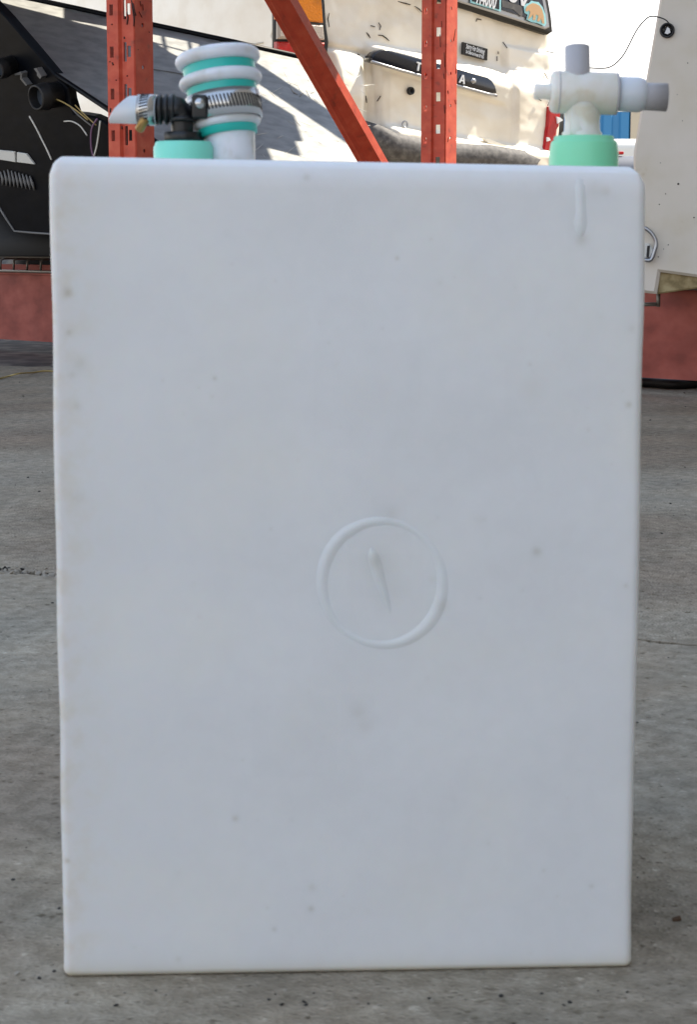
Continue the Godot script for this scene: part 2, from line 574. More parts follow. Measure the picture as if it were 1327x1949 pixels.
func build_debris() -> void:
	# grit scattered over the concrete
	var stone := nst(true)
	rounded(Vector3(0.5, 0.35, 0.42), 0.3, func(p): return p, stone, 1, 1)
	stone.generate_normals()
	var mesh := stone.commit()
	for kind in 2:
		var mm := MultiMesh.new()
		mm.transform_format = MultiMesh.TRANSFORM_3D
		mm.mesh = mesh
		var list := []
		while list.size() < 620:
			var z := 0.98 + 5.0 * pow(rng.randf(), 1.8)
			var x := rng.randf_range(-0.19, 0.19) * z
			if absf(x) < 0.15 and z > 1.0 and z < 1.35: continue
			var s := 0.0006 + 0.0016 * pow(rng.randf(), 3.0) * (1.0 + 0.5 * z)
			list.append(Transform3D(Basis.from_euler(Vector3(rng.randf() * 0.5, rng.randf() * TAU, rng.randf() * 0.5)) * Basis.from_scale(Vector3(s, s * 0.6, s)), V(x, s * 0.12, z)))
		if true:
			var o := on_ground(52, 1090)
			var e := on_ground(1271, 1223)
			for k in (420 if kind == 0 else 90):
				var t := pow(rng.randf(), 2.2) * 0.5 - 0.08
				var c := o.lerp(e, t)
				var s := 0.0015 + 0.0085 * pow(rng.randf(), 2.6)
				list.append(Transform3D(Basis.from_euler(Vector3(rng.randf(), rng.randf() * TAU, rng.randf())) * Basis.from_scale(Vector3(s, s * 0.4, s * 0.8)), c + Vector3(0, s * 0.08 - 0.001, rng.randfn() * 0.011)))
		mm.instance_count = list.size()
		for k in list.size(): mm.set_instance_transform(k, list[k])
		var o2 := MultiMeshInstance3D.new()
		o2.name = numbered("gravel")
		o2.multimesh = mm
		o2.material_override = M.stone if kind == 0 else M.stone_dark
		add_child(o2)
		o2.set_meta("kind", "stuff")
		o2.set_meta("label", "pale grit scattered over the grey concrete" if kind == 0 else "dark grit scattered over the concrete and along its open joint")
		o2.set_meta("category", "gravel")
	# a few single bits
	for k in 3:
		var spec = [[1289, 1752, 0.0042, "small dark brown chip on the concrete right of the water tank", M.leaf], [31, 1855, 0.0026, "small pale stone chip on the concrete at lower left of the water tank", M.stone], [1224, 1727, 0.0018, "tiny pale sliver lying on the concrete close to the water tank's right edge", M.stone]][k]
		var st := nst(true)
		var p := on_ground(spec[0], spec[1])
		var s: float = spec[2]
		var turn := Basis.from_euler(Vector3(0.2, 0.9 * k, 0.1))
		rounded(Vector3(0.6, 0.22, 0.4) * s, 0.1 * s, func(q): return p + Vector3(0, s * 0.2, 0) + turn * (q + Vector3(0, 0.1 * s * sin(q.x * 900.0), 0)), st, 3, 1)
		alone("stone_chip", st, spec[4], p, spec[3], "debris")
	var st2 := nst()
	tube(st2, smooth_path([on_ground(-60, 735, 0.002), on_ground(8, 718, 0.003), on_ground(35, 711, 0.012), on_ground(62, 709, 0.003), on_ground(85, 706, 0.004), on_ground(120, 708, 0.002), on_ground(180, 712, 0.002)], 5), 0.0022, 6)
	alone("yellow_wire", st2, M.yellow_wire, on_ground(60, 710), "thin straw yellow wire lying on the concrete below the left rack beam", "wire")
	var st3 := nst()  # black tube standing in for the dark shadow gap under the beam
	tube(st3, smooth_path([on_ground(1140, 727, 0.012), on_ground(1200, 727, 0.012), on_ground(1240, 728, 0.012), on_ground(1280, 731, 0.012), on_ground(1330, 730, 0.012), on_ground(1420, 732, 0.012)], 5), 0.012, 10)
	alone("gap_shade_strip", st3, M.rubber, on_ground(1260, 730), "black strip filling the shaded gap under the right end of the red beam", "hose")

# ------------------------------------------------------------------ added building, out of view, put there to shade the yard
func build_shade_building() -> void:
	var t := thing("shade_building", "added pale building right of the rack, outside the picture, there to shade the yard", "building", V(6, 0, -1))
	var st := nst(true)
	var x0 := 3.0
	var x1 := 12.0
	var z1 := 5.5
	var z0 := -8.0
	var h := 9.0
	box8(st, [V(x0, 0, z0), V(x1, 0, z0), V(x1, 0, z1), V(x0, 0, z1), V(x0, h, z0), V(x1, h, z0), V(x1, h, z1), V(x0, h, z1)])
	part("wall", st, M.wall, t)
	var r := nst(true)
	box8(r, [V(x0 - 0.1, h + 0.003, z0 - 0.1), V(x1 + 0.1, h + 0.003, z0 - 0.1), V(x1 + 0.1, h + 0.003, z1 + 0.02), V(x0 - 0.1, h + 0.003, z1 + 0.02), V(x0 - 0.1, h + 0.2, z0 - 0.1), V(x1 + 0.1, h + 0.2, z0 - 0.1), V(x1 + 0.1, h + 0.2, z1 + 0.02), V(x0 - 0.1, h + 0.2, z1 + 0.02)])
	part("roof", r, M.far_grey, t)

func build_far_things() -> void:
	# blue corrugated container with a pale end post
	var t := thing("shipping_container", "blue corrugated container far behind, between the white tee fitting and the pale moulding", "container", V(4.2, 0, 32))
	var st := nst(true)
	var o := at(1150, 250, 32)
	var l := o.x - 5.4
	var r := at(1201, 250, 32).x
	var top := at(1175, 212, 32).y
	var z := 32.0
	var k := l
	while k < r - 0.01:                        # ribs
		var w := 0.12
		var p := [V(k, 0.15, z), V(minf(k + w, r), 0.15, z), V(minf(k + w * 1.25, r), 0.15, z + 0.04), V(minf(k + w * 2.0, r), 0.15, z + 0.04), V(minf(k + w * 2.25, r), 0.15, z)]
		for q in 4:
			var up := Vector3(0, top - 0.15, 0)
			quad(st, p[q], p[q + 1], p[q + 1] + up, p[q] + up)
		k += w * 2.25
	part("side_panel", st, M.blue_shed, t)
	var st2 := nst(true)
	box8(st2, [V(l, 0.15, z + 0.06), V(r, 0.15, z + 0.06), V(r, 0.15, z + 2.4), V(l, 0.15, z + 2.4), V(l, top, z + 0.06), V(r, top, z + 0.06), V(r, top, z + 2.4), V(l, top, z + 2.4)])
	part("body", st2, M.blue_shed, t)
	var st3 := nst(true)
	box8(st3, [V(r, 0, z), V(r + 0.45, 0, z), V(r + 0.45, 0, z + 2.4), V(r, 0, z + 2.4), V(r, top + 0.05, z), V(r + 0.45, top + 0.05, z), V(r + 0.45, top + 0.05, z + 2.4), V(r, top + 0.05, z + 2.4)])
	part("corner_post", st3, mat(Color(0.72, 0.68, 0.60), 0.7), t)
	# white van roof and grey car in front of it
	var c := thing("parked_van", "white parked van far behind, its flat roof just below the blue container", "van", V(3.0, 0, 22))
	var zc := 22.0
	var b := nst()
	var y1 := at(1180, 264, zc).y
	var xl := at(1120, 264, zc).x
	rounded(Vector3(1.3, y1 * 0.5 - 0.15, 0.85), 0.12, func(p): return V(xl + 1.3, y1 * 0.5 + 0.15, zc + 0.8) + p, b, 3, 3)
	part("body", b, M.far_white, c)
	var wn := nst(true)
	box(wn, V(xl + 1.3, y1 - 0.42, zc - 0.06), Vector3(1.9, 0, 0), Vector3(0, 0.3, 0), Vector3(0, 0, 0.02))
	part("window", wn, M.glass, c)
	for k2 in 2:
		var wst := nst()
		lathe(wst, [Vector2(0, -0.1), Vector2(0.28, -0.1), Vector2(0.32, -0.05), Vector2(0.32, 0.05), Vector2(0.28, 0.1), Vector2(0, 0.1)], 20, axis_xf(V(xl + 0.5 + 1.6 * k2, 0.32, zc - 0.02), Vector3(0, 0, 1)))
		part("wheel", wst, M.rubber, c)
	var g := thing("parked_car", "low grey car roof with a red light, seen just right of the green boss", "car", V(2.2, 0, 16))
	var zg := 16.0
	var gy := at(1190, 296, zg).y
	var gx := at(1090, 296, zg).x
	var gs := nst()
	rounded(Vector3(0.85, gy * 0.5 - 0.12, 1.8), 0.15, func(p): return V(gx + 0.85, gy * 0.5 + 0.12, zg + 1.8) + p * Vector3(1.0 - 0.1 * (p.y + 0.3), 1, 1), gs, 3, 3)
	part("body", gs, M.far_grey, g)
	var rl := nst()
	var rp := at(1184, 291, zg)
	rounded(Vector3(0.034, 0.012, 0.04), 0.008, func(p): return rp + Vector3(0, 0.003, -0.15) + p, rl, 1, 2)
	part("light", rl, M.red_lens, g)
	for k2 in 2:
		var wst := nst()
		lathe(wst, [Vector2(0, -0.1), Vector2(0.25, -0.1), Vector2(0.29, -0.05), Vector2(0.29, 0.05), Vector2(0.25, 0.1), Vector2(0, 0.1)], 20, axis_xf(V(gx + 0.25 + 1.2 * k2, 0.29, zg + 0.5), Vector3(1, 0, 0)))
		part("wheel", wst, M.rubber, g)

# ------------------------------------------------------------------ the damaged vehicle
var tn := Vector3(0.55, 0, 0.835)      # outward normal of its rear
var to := Vector3.ZERO

func step01(a: float, b: float, x: float) -> float:
	return smoothstep(a, b, x)

func rear_out(x: float, y: float) -> float:    # how far the rear sheet metal stands out of its plane
	var d := 0.0
	var yu := 80.0 + (x - 700.0) * 0.15
	var yl := 93.0 + (x - 705.0) * 0.319
	d += 0.075 * step01(yu, maxf(yl, yu + 6.0), y) * step01(690, 730, x) * (1.0 - step01(1040, 1056, x))
	# rear quarter bulging over the wheel
	d += 0.085 * step01(622.0, 636.0, x) * step01(45.0 + (x - 620) * 0.3, 190.0, y) * (1.0 - step01(672, 704, x + (y - 120.0) * 0.05))
	# crease below the left lamp line, small sags
	d -= 0.018 * exp(-pow((y - (92.0 + (x - 640.0) * 0.22)) / 5.0, 2.0)) * (1.0 - step01(690, 720, x))
	# gap round the tailgate
	d -= 0.02 * exp(-pow((x - (706.0 + (y - 130.0) * 0.06)) / 2.2, 2.0)) * step01(110, 128, y)
	# pressed field below the handle strip
	var inx := step01(716, 722, x) * (1.0 - step01(930, 950, x))
	var yt := 118.0 + (x - 716.0) * 0.31
	d -= 0.014 * inx * step01(yt + 9, yt + 15, y) * (1.0 - step01(236.0 + (x - 720) * 0.2, 246.0 + (x - 720) * 0.2, y))
	# raised corner at the upper right
	d += 0.02 * step01(955, 963, x) * step01(84.0 + (x - 960) * 0.17, 90.0 + (x - 960) * 0.17, y) * (1.0 - step01(1048, 1058, x))
	# lower edge rolling out to a lip
	d += 0.05 * step01(232.0 + (x - 720) * 0.17, 252.0 + (x - 720) * 0.17, y) * step01(715, 730, x)
	return d

func build_vehicle() -> void:
	to = at(640, 150, 9.0)
	var t := thing("damaged_wagon", "dented cream white four-wheel drive wagon seen from behind, leaning to the right", "vehicle", V(0.2, 0, 10.2))
	var u := (on(945, 175, to, tn) - on(710, 100, to, tn)).normalized()
	var v := tn.cross(u).normalized()
	if v.y < 0: v = -v
	var B := Basis(u, v, tn)
	# rear sheet
	var st := nst()
	var nx := 130
	var ny := 90
	var dn := noise(0.012, 3, 55)
	var grid := []
	for j in ny + 1:
		var row := []
		for i in nx + 1:
			var x := lerpf(524.0, 1062.0, float(i) / nx)
			var dx := x - 622.0
			var y := lerpf(-150.0 + 0.30 * dx, 262.0 + 0.15 * dx, float(j) / ny)
			var out := rear_out(x, y) + 0.008 * dn.get_noise_2d(x, y)
			out -= 0.03 * pow(clampf((532.0 - x) / 8.0, 0, 1), 2.0) + 0.09 * pow(clampf((x - 1038.0) / 24.0, 0, 1), 2.0)
			row.append(on(x, y, to, tn) + tn * out)
		grid.append(row)
	for j in ny:
		for i in nx:
			quad(st, grid[j][i], grid[j][i + 1], grid[j + 1][i + 1], grid[j + 1][i])
	part("rear_panel", st, M.paint, t)
	# flanks, floor and cabin behind it
	var back := -tn * 3.6
	var fl := nst()
	for side in 2:
		for j in ny:
			var a: Vector3 = grid[j][0 if side == 0 else nx]
			var b: Vector3 = grid[j + 1][0 if side == 0 else nx]
			if side == 0: quad(fl, a, b, b + back, a + back)
			else: quad(fl, a, a + back, b + back, b)
	part("side_panel", fl, M.paint, t)
	var low := nst(true)
	var ca: Vector3 = grid[ny][0]
	var cb: Vector3 = grid[ny][nx]
	quad(low, ca, cb, cb + back, ca + back)
	part("floor_pan", low, M.seal, t)
	var cab := nst(true)
	var ta: Vector3 = grid[0][0]
	var tb: Vector3 = grid[0][nx]
	var lift := v * 0.35 - tn * 0.1
	box8(cab, [ta + tn * -0.01, tb + tn * -0.01, tb + back * 0.8, ta + back * 0.8, ta + lift + u * 0.12, tb + lift - u * 0.12, tb + lift + back * 0.7 - u * 0.12, ta + lift + back * 0.7 + u * 0.12])
	part("roof", cab, M.paint, t)
	# seam along the left flank
	var seam := nst()
	var s0: Vector3 = on(524, 78, to, tn) - tn * 0.1
	tube(seam, [s0 - u * 0.0, s0 + back * 0.5, s0 + back], 0.004, 6)
	part("seam", seam, M.paint, t)
	# wheels
	for k in 4:
		var c: Vector3 = (ca if k % 2 == 0 else cb) + (-tn * (0.75 if k < 2 else 3.0)) + (u * 0.14 if k % 2 == 0 else u * -0.14)
		c.y = 0.36
		var w := nst()
		lathe(w, [Vector2(0, -0.1), Vector2(0.2, -0.1), Vector2(0.22, -0.12), Vector2(0.32, -0.12), Vector2(0.36, -0.08), Vector2(0.36, 0.08), Vector2(0.32, 0.12), Vector2(0.22, 0.12), Vector2(0.2, 0.1), Vector2(0, 0.1)], 28, axis_xf(c, Vector3(u.x, 0, u.z)))
		part("wheel", w, M.rubber, t)
	# left lamp cluster
	var so := to + tn * 0.012
	var gk := nst()
	prism(gk, pix([525, -40, 612, -45, 618, 10, 620, 45, 625, 80, 618, 140, 525, 140], so, tn), -tn * 0.03)
	var lamp := part("tail_lamp", gk, M.seal, t, "left lamp cluster, amber above clear above red")
	var lens := [["amber_lens", M.amber, [528, -35, 608, -38, 614, 8, 616, 43, 528, 36]], ["clear_lens", M.clear_lens, [529, 40, 616, 48, 619, 76, 529, 74]], ["red_lens", M.red_lens, [528, 79, 619, 81, 613, 132, 528, 132]]]
	for l in lens:
		var ls := nst(true)
		prism(ls, pix(l[2], so + tn * 0.016, tn), -tn * 0.03, 0.006)
		part(l[0], ls, l[1], lamp)
	var rf := nst(true)
	prism(rf, pix([533, 44, 558, 46, 558, 70, 533, 70], so + tn * 0.020, tn), -tn * 0.01, 0.003)
	part("reflector", rf, M.clear_lens, lamp)
	# right lamp
	var ro := to + tn * 0.085
	var rk := nst()
	prism(rk, pix([1041, 196, 1075, 205, 1072, 300, 1028, 293], ro, tn), -tn * 0.14)
	var lamp2 := part("tail_lamp", rk, M.seal, t, "right lamp cluster, cracked red lens in a black surround")
	var rs := nst(true)
	prism(rs, pix([1046, 203, 1070, 208, 1066, 240, 1062, 246, 1057, 292, 1035, 287, 1043, 240], ro + tn * 0.025, tn), -tn * 0.03, 0.007)
	part("red_lens", rs, M.red_lens, lamp2)
	for q in [[1061, 222, 1068, 224, 1073, 229, 1067, 232, 1063, 235], [1043, 261, 1047, 262, 1049, 267, 1043, 269]]:
		var cs := nst(true)
		prism(cs, pix(q, ro + tn * 0.034, tn), -tn * 0.01)
		part("lens_glint", cs, M.print_white, lamp2)  # white pieces painted as reflections on the red lens
	# handle strip with raised letters
	var ho := to + tn * 0.10
	var hs := nst()
	prism(hs, pix([707, 115, 711, 105, 718, 98, 728, 94, 742, 94, 930, 148, 938, 154, 944, 164, 947, 177, 930, 178], ho, tn), -tn * 0.06, 0.004)
	var strip := part("handle_strip", hs, M.navy, t)
	var edge := nst()
	tube(edge, pix([707, 117, 760, 133, 860, 160, 930, 179, 946, 182], ho + tn * 0.0, tn), 0.007, 6)
	part("trim_edge", edge, M.chrome, strip)
	var letters := "TOYOTA"
	for k in 6:
		var c := on(797.0 + 16.7 * k, 127.0 + 4.85 * k, ho + tn * 0.004, tn)
		words(letters[k], 0.052, 0.006, Transform3D(B, c), M.print_white, strip, "letter")
	var kh := nst()
	lathe(kh, [Vector2(0, 0.004), Vector2(0.008, 0.006), Vector2(0.014, 0.003), Vector2(0.016, -0.004)], 18, axis_xf(on(902, 154, ho + tn * 0.001, tn), tn) * Transform3D(Basis.from_scale(Vector3(1.0, 1, 0.8)), Vector3.ZERO))
	part("lock", kh, M.chrome, strip)
	# rear window
	var wo := to + tn * 0.03
	var f0 := nst()
	prism(f0, pix([640, -58, 870, 11, 1043, 66, 1052, 60, 1049, 30, 1040, -20, 1020, -130, 640, -230], wo, tn), -tn * 0.06)
	var win := part("window", f0, M.seal, t)
	var f1 := nst(true)
	prism(f1, pix([646, -66, 870, 2, 1040, 56, 1048, 52, 1045, 26, 1036, -22, 1016, -128, 646, -228], wo + tn * 0.010, tn), -tn * 0.016, 0.006)
	part("frame", f1, M.chrome, win)
	var f2 := nst(true)
	prism(f2, pix([652, -80, 868, -11, 1034, 44, 1040, 40, 1038, 24, 1028, -28, 1010, -124, 652, -222], wo + tn * 0.016, tn), -tn * 0.010)
	part("glass", f2, M.glass, win)
	# stickers on the window
	var go := wo + tn * 0.019
	var p1 := nst(true)
	prism(p1, pix([897, -40, 955, -22, 954, 22, 896, 5], go, tn), -tn * 0.002)
	var plate := part("number_sticker", p1, M.print_blue, win)
	var p2 := nst(true)
	prism(p2, pix([900, -37, 952, -20, 951, 18, 899, 2], go + tn * 0.002, tn), -tn * 0.002)
	plate.set_meta("label", "pale blue bordered number sticker at the foot of the rear window")
	part("sticker_field", p2, M.navy, t)
	words("A4000", 0.115, 0.002, Transform3D(Basis(u, v, tn), on(928, -4, go + tn * 0.004, tn)), M.print_white, t, "sticker_digits", 0.112)
	words("ov", 0.11, 0.002, Transform3D(Basis(u, v, tn), on(988, -8, go + tn * 0.003, tn)), M.print_white, t, "sticker_lettering")
	var sw := nst(true)
	prism(sw, pix([956, 0, 993, 11, 996, 28, 994, 32, 978, 18, 957, 13], go, tn), -tn * 0.002)
	part("smear", sw, M.grey, win)
	# bear sticker
	var s1 := nst(true)
	prism(s1, pix([998, 12, 1003, 7, 1008, 6, 1012, 1, 1018, 3, 1026, 4, 1034, 14, 1039, 28, 1041, 44, 1038, 50, 1031, 47, 1024, 44, 1013, 42, 1003, 37, 1005, 28, 999, 24], go + tn * 0.001, tn), -tn * 0.002)
	part("bear_sticker", s1, M.print_blue, win)
	var s2 := nst(true)
	prism(s2, pix([1001, 20, 1003, 13, 1008, 9, 1014, 6, 1021, 7, 1028, 11, 1033, 19, 1036, 31, 1037, 45, 1033, 44, 1031, 35, 1027, 41, 1023, 40, 1026, 30, 1021, 27, 1020, 38, 1015, 38, 1016, 27, 1011, 33, 1006, 37, 1010, 24, 1008, 19, 1004, 22], go + tn * 0.004, tn), -tn * 0.002)
	part("bear_figure", s2, M.print_tan, win)
	# black slogan sticker
	var bo := to + tn * 0.022
	var b1 := nst(true)
	prism(b1, pix([882, 80, 929, 93, 928, 115, 881, 103], bo, tn), -tn * 0.012)
	var bs := part("slogan_sticker", b1, M.print_black, t)
	words("Sorry For Driving", 0.030, 0.001, Transform3D(B, on(905.5, 93.5, bo + tn * 0.0025, tn)), M.print_white, bs, "lettering", 0.108)
	words("So Close In Front Of You", 0.020, 0.001, Transform3D(B, on(904.5, 103.5, bo + tn * 0.0025, tn)), M.print_white, bs, "lettering", 0.104)
	# bumper
	var bm := nst()
	var path := [[690, 236, 0.04], [722, 246, 0.10], [750, 260, 0.13], [805, 272, 0.13], [870, 280, 0.13], [930, 282, 0.14], [990, 292, 0.14], [1046, 303, 0.10], [1064, 306, 0.0]]
	var rings := []
	for q in path:
		var c := on(q[0], q[1] + 14, to + tn * q[2], tn)
		rings.append([c + v * 0.055 - tn * 0.08, c + v * 0.05, c + v * 0.02 + tn * 0.03, c - v * 0.06 + tn * 0.02, c - v * 0.075 - tn * 0.08])
	for k in rings.size() - 1:
		for i in 4: quad(bm, rings[k][i], rings[k + 1][i], rings[k + 1][i + 1], rings[k][i + 1])
	part("bumper", bm, M.bumper, t)
	# lower body corner torn open above the bumper
	var lp := nst(true)
	prism(lp, pix([921, 263, 930, 264, 975, 281, 972, 284, 930, 272], to + tn * 0.09, tn), -tn * 0.02)
	part("torn_strip", lp, M.paint, t)
	# lock hole, towing eye
	var lh := nst()
	lathe(lh, [Vector2(0.018, -0.01), Vector2(0.017, 0.004), Vector2(0.010, 0.006), Vector2(0.009, -0.008), Vector2(0, -0.008)], 16, axis_xf(on(783, 173, to + tn * 0.072, tn), tn))
	part("lock_barrel", lh, M.seal, t)
	var ey := nst()
	torus(ey, 0.014, 0.004, axis_xf(on(771, 237, to + tn * 0.085, tn), tn), 16)
	part("eyelet", ey, M.chrome, t)
	# chips and tears in the paint, dark metal showing
	var ch := nst()
	for q in [[757, 3, 772, 7, 781, 9], [789, 12, 798, 18, 803, 24], [720, 43, 724, 50, 722, 57], [705, 49, 713, 51], [697, 62, 701, 67, 704, 72], [719, 67, 728, 68, 735, 73, 740, 78], [626, 25, 623, 36, 626, 52], [691, 183, 694, 190, 695, 196], [713, 184, 711, 193], [678, 103, 682, 105], [695, 107, 700, 108], [906, 41, 908, 36, 916, 38], [948, 98, 948, 103], [946, 107, 946, 116], [957, 80, 961, 92], [1000, 190, 1006, 194], [1030, 140, 1033, 152], [1018, 203, 1024, 190], [1040, 98, 1055, 101]]:
		var pts := []
		for k in range(0, q.size(), 2): pts.append(on(q[k], q[k + 1], to, tn) + tn * (rear_out(q[k], q[k + 1]) + 0.004))
		var rr := []
		for k in pts.size(): rr.append(0.0006 + 0.0022 * sin(PI * (k + 0.5) / pts.size()))
		tube(ch, pts, rr, 5)
	var chips := part("paint_chips", ch, mat(Color(0.20, 0.17, 0.14), 0.8), t)
	chips.set_meta("kind", "stuff")

# ------------------------------------------------------------------ pallet rack
func holed(st: SurfaceTool, o: Vector3, du: Vector3, dn: Vector3, w: float, h: float, cols: Array) -> void:
	# cols: [u0, u1, first centre height, pitch, slot height (0 = round)], sorted by u0
	var up := Vector3.UP
	var x := 0.0
	for c in cols:
		if c[0] > x: quad(st, o + du * x, o + du * c[0], o + du * c[0] + up * h, o + du * x + up * h)
		var y := 0.0
		var cy: float = c[2]
		while cy - c[3] > 0.02: cy -= c[3]
		while cy < h - 0.02:
			var r: float = (c[1] - c[0]) * 0.5
			var hh: float = c[4] * 0.5 if c[4] > 0 else r
			var a: Vector3 = o + du * c[0]
			var b: Vector3 = o + du * c[1]
			quad(st, a + up * y, b + up * y, b + up * (cy - hh), a + up * (cy - hh))
			var ring := []
			if c[4] > 0:
				ring = [a + up * (cy - hh), b + up * (cy - hh), b + up * (cy + hh), a + up * (cy + hh)]
			else:
				var m: Vector3 = (a + b) * 0.5 + up * cy
				var sq := [a + up * (cy - hh), b + up * (cy - hh), b + up * (cy + hh), a + up * (cy + hh)]
				for k in 12:
					var an := -PI * 0.75 + TAU * k / 12
					ring.append(m + (du * cos(an) + up * sin(an)) * r * 0.98)
				for s in 4:
					for k in 3:
						tri(st, sq[s], ring[(s * 3 + k + 1) % 12], ring[s * 3 + k])
					tri(st, sq[s], sq[(s + 1) % 4], ring[(s * 3 + 3) % 12])
			for k in ring.size():
				var j := (k + 1) % ring.size()
				quad(st, ring[k], ring[j], ring[j] - dn * 0.0025, ring[k] - dn * 0.0025)
			y = cy + hh
			cy += c[3]
		quad(st, o + du * c[0] + up * y, o + du * c[1] + up * y, o + du * c[1] + up * h, o + du * c[0] + up * h)
		x = c[1]
	quad(st, o + du * x, o + du * w, o + du * w + up * h, o + du * x + up * h)

var FD := Vector3(0.49, 0, -0.872)     # along the frame, away from us
var BD := Vector3(0.872, 0, 0.49)      # along the bays, to the right

func make_post(edge: Vector3, wf: float, ws: float, h: float, sl: Array, yr: float) -> SurfaceTool:
	# edge = where the slotted face meets the right flange, at the floor
	var st := nst(true)
	var nf := -FD
	var p := edge - BD * wf
	var g := wf
	# slotted face in three planes: outer flat, shallow groove, outer flat
	holed(st, p, BD, nf, g * 0.40, h, [sl[0]])
	quad(st, p + BD * g * 0.40, p + BD * g * 0.46 + FD * 0.006, p + BD * g * 0.46 + FD * 0.006 + Vector3(0, h, 0), p + BD * g * 0.40 + Vector3(0, h, 0))
	if sl.size() == 3:
		holed(st, p + BD * g * 0.46 + FD * 0.006, BD, nf, g * 0.22, h, [sl[1]])
		quad(st, p + BD * g * 0.68 + FD * 0.006, p + BD * g * 0.69, p + BD * g * 0.69 + Vector3(0, h, 0), p + BD * g * 0.68 + FD * 0.006 + Vector3(0, h, 0))
		holed(st, p + BD * g * 0.69, BD, nf, g * 0.25, h, [sl[2]])
	else:
		holed(st, p + BD * g * 0.46 + FD * 0.006, BD, nf, g * 0.34, h, [sl[1]])
		quad(st, p + BD * g * 0.80 + FD * 0.006, p + BD * g * 0.84, p + BD * g * 0.84 + Vector3(0, h, 0), p + BD * g * 0.80 + FD * 0.006 + Vector3(0, h, 0))
		quad(st, p + BD * g * 0.84, p + BD * g * 0.94, p + BD * g * 0.94 + Vector3(0, h, 0), p + BD * g * 0.84 + Vector3(0, h, 0))
	# rounded shoulder
	quad(st, p + BD * g * 0.94, edge + FD * g * 0.06, edge + FD * g * 0.06 + Vector3(0, h, 0), p + BD * g * 0.94 + Vector3(0, h, 0))
	var rc := [ws * 0.43 - 0.0042, ws * 0.43 + 0.0042, yr, 0.0762, 0.0]
	holed(st, edge, FD, BD, ws, h, [rc])
	holed(st, p, FD, -BD, ws, h, [rc])
	# lips at the open back
	quad(st, edge + FD * ws, edge + FD * ws - BD * 0.012, edge + FD * ws - BD * 0.012 + Vector3(0, h, 0), edge + FD * ws + Vector3(0, h, 0))
	return st

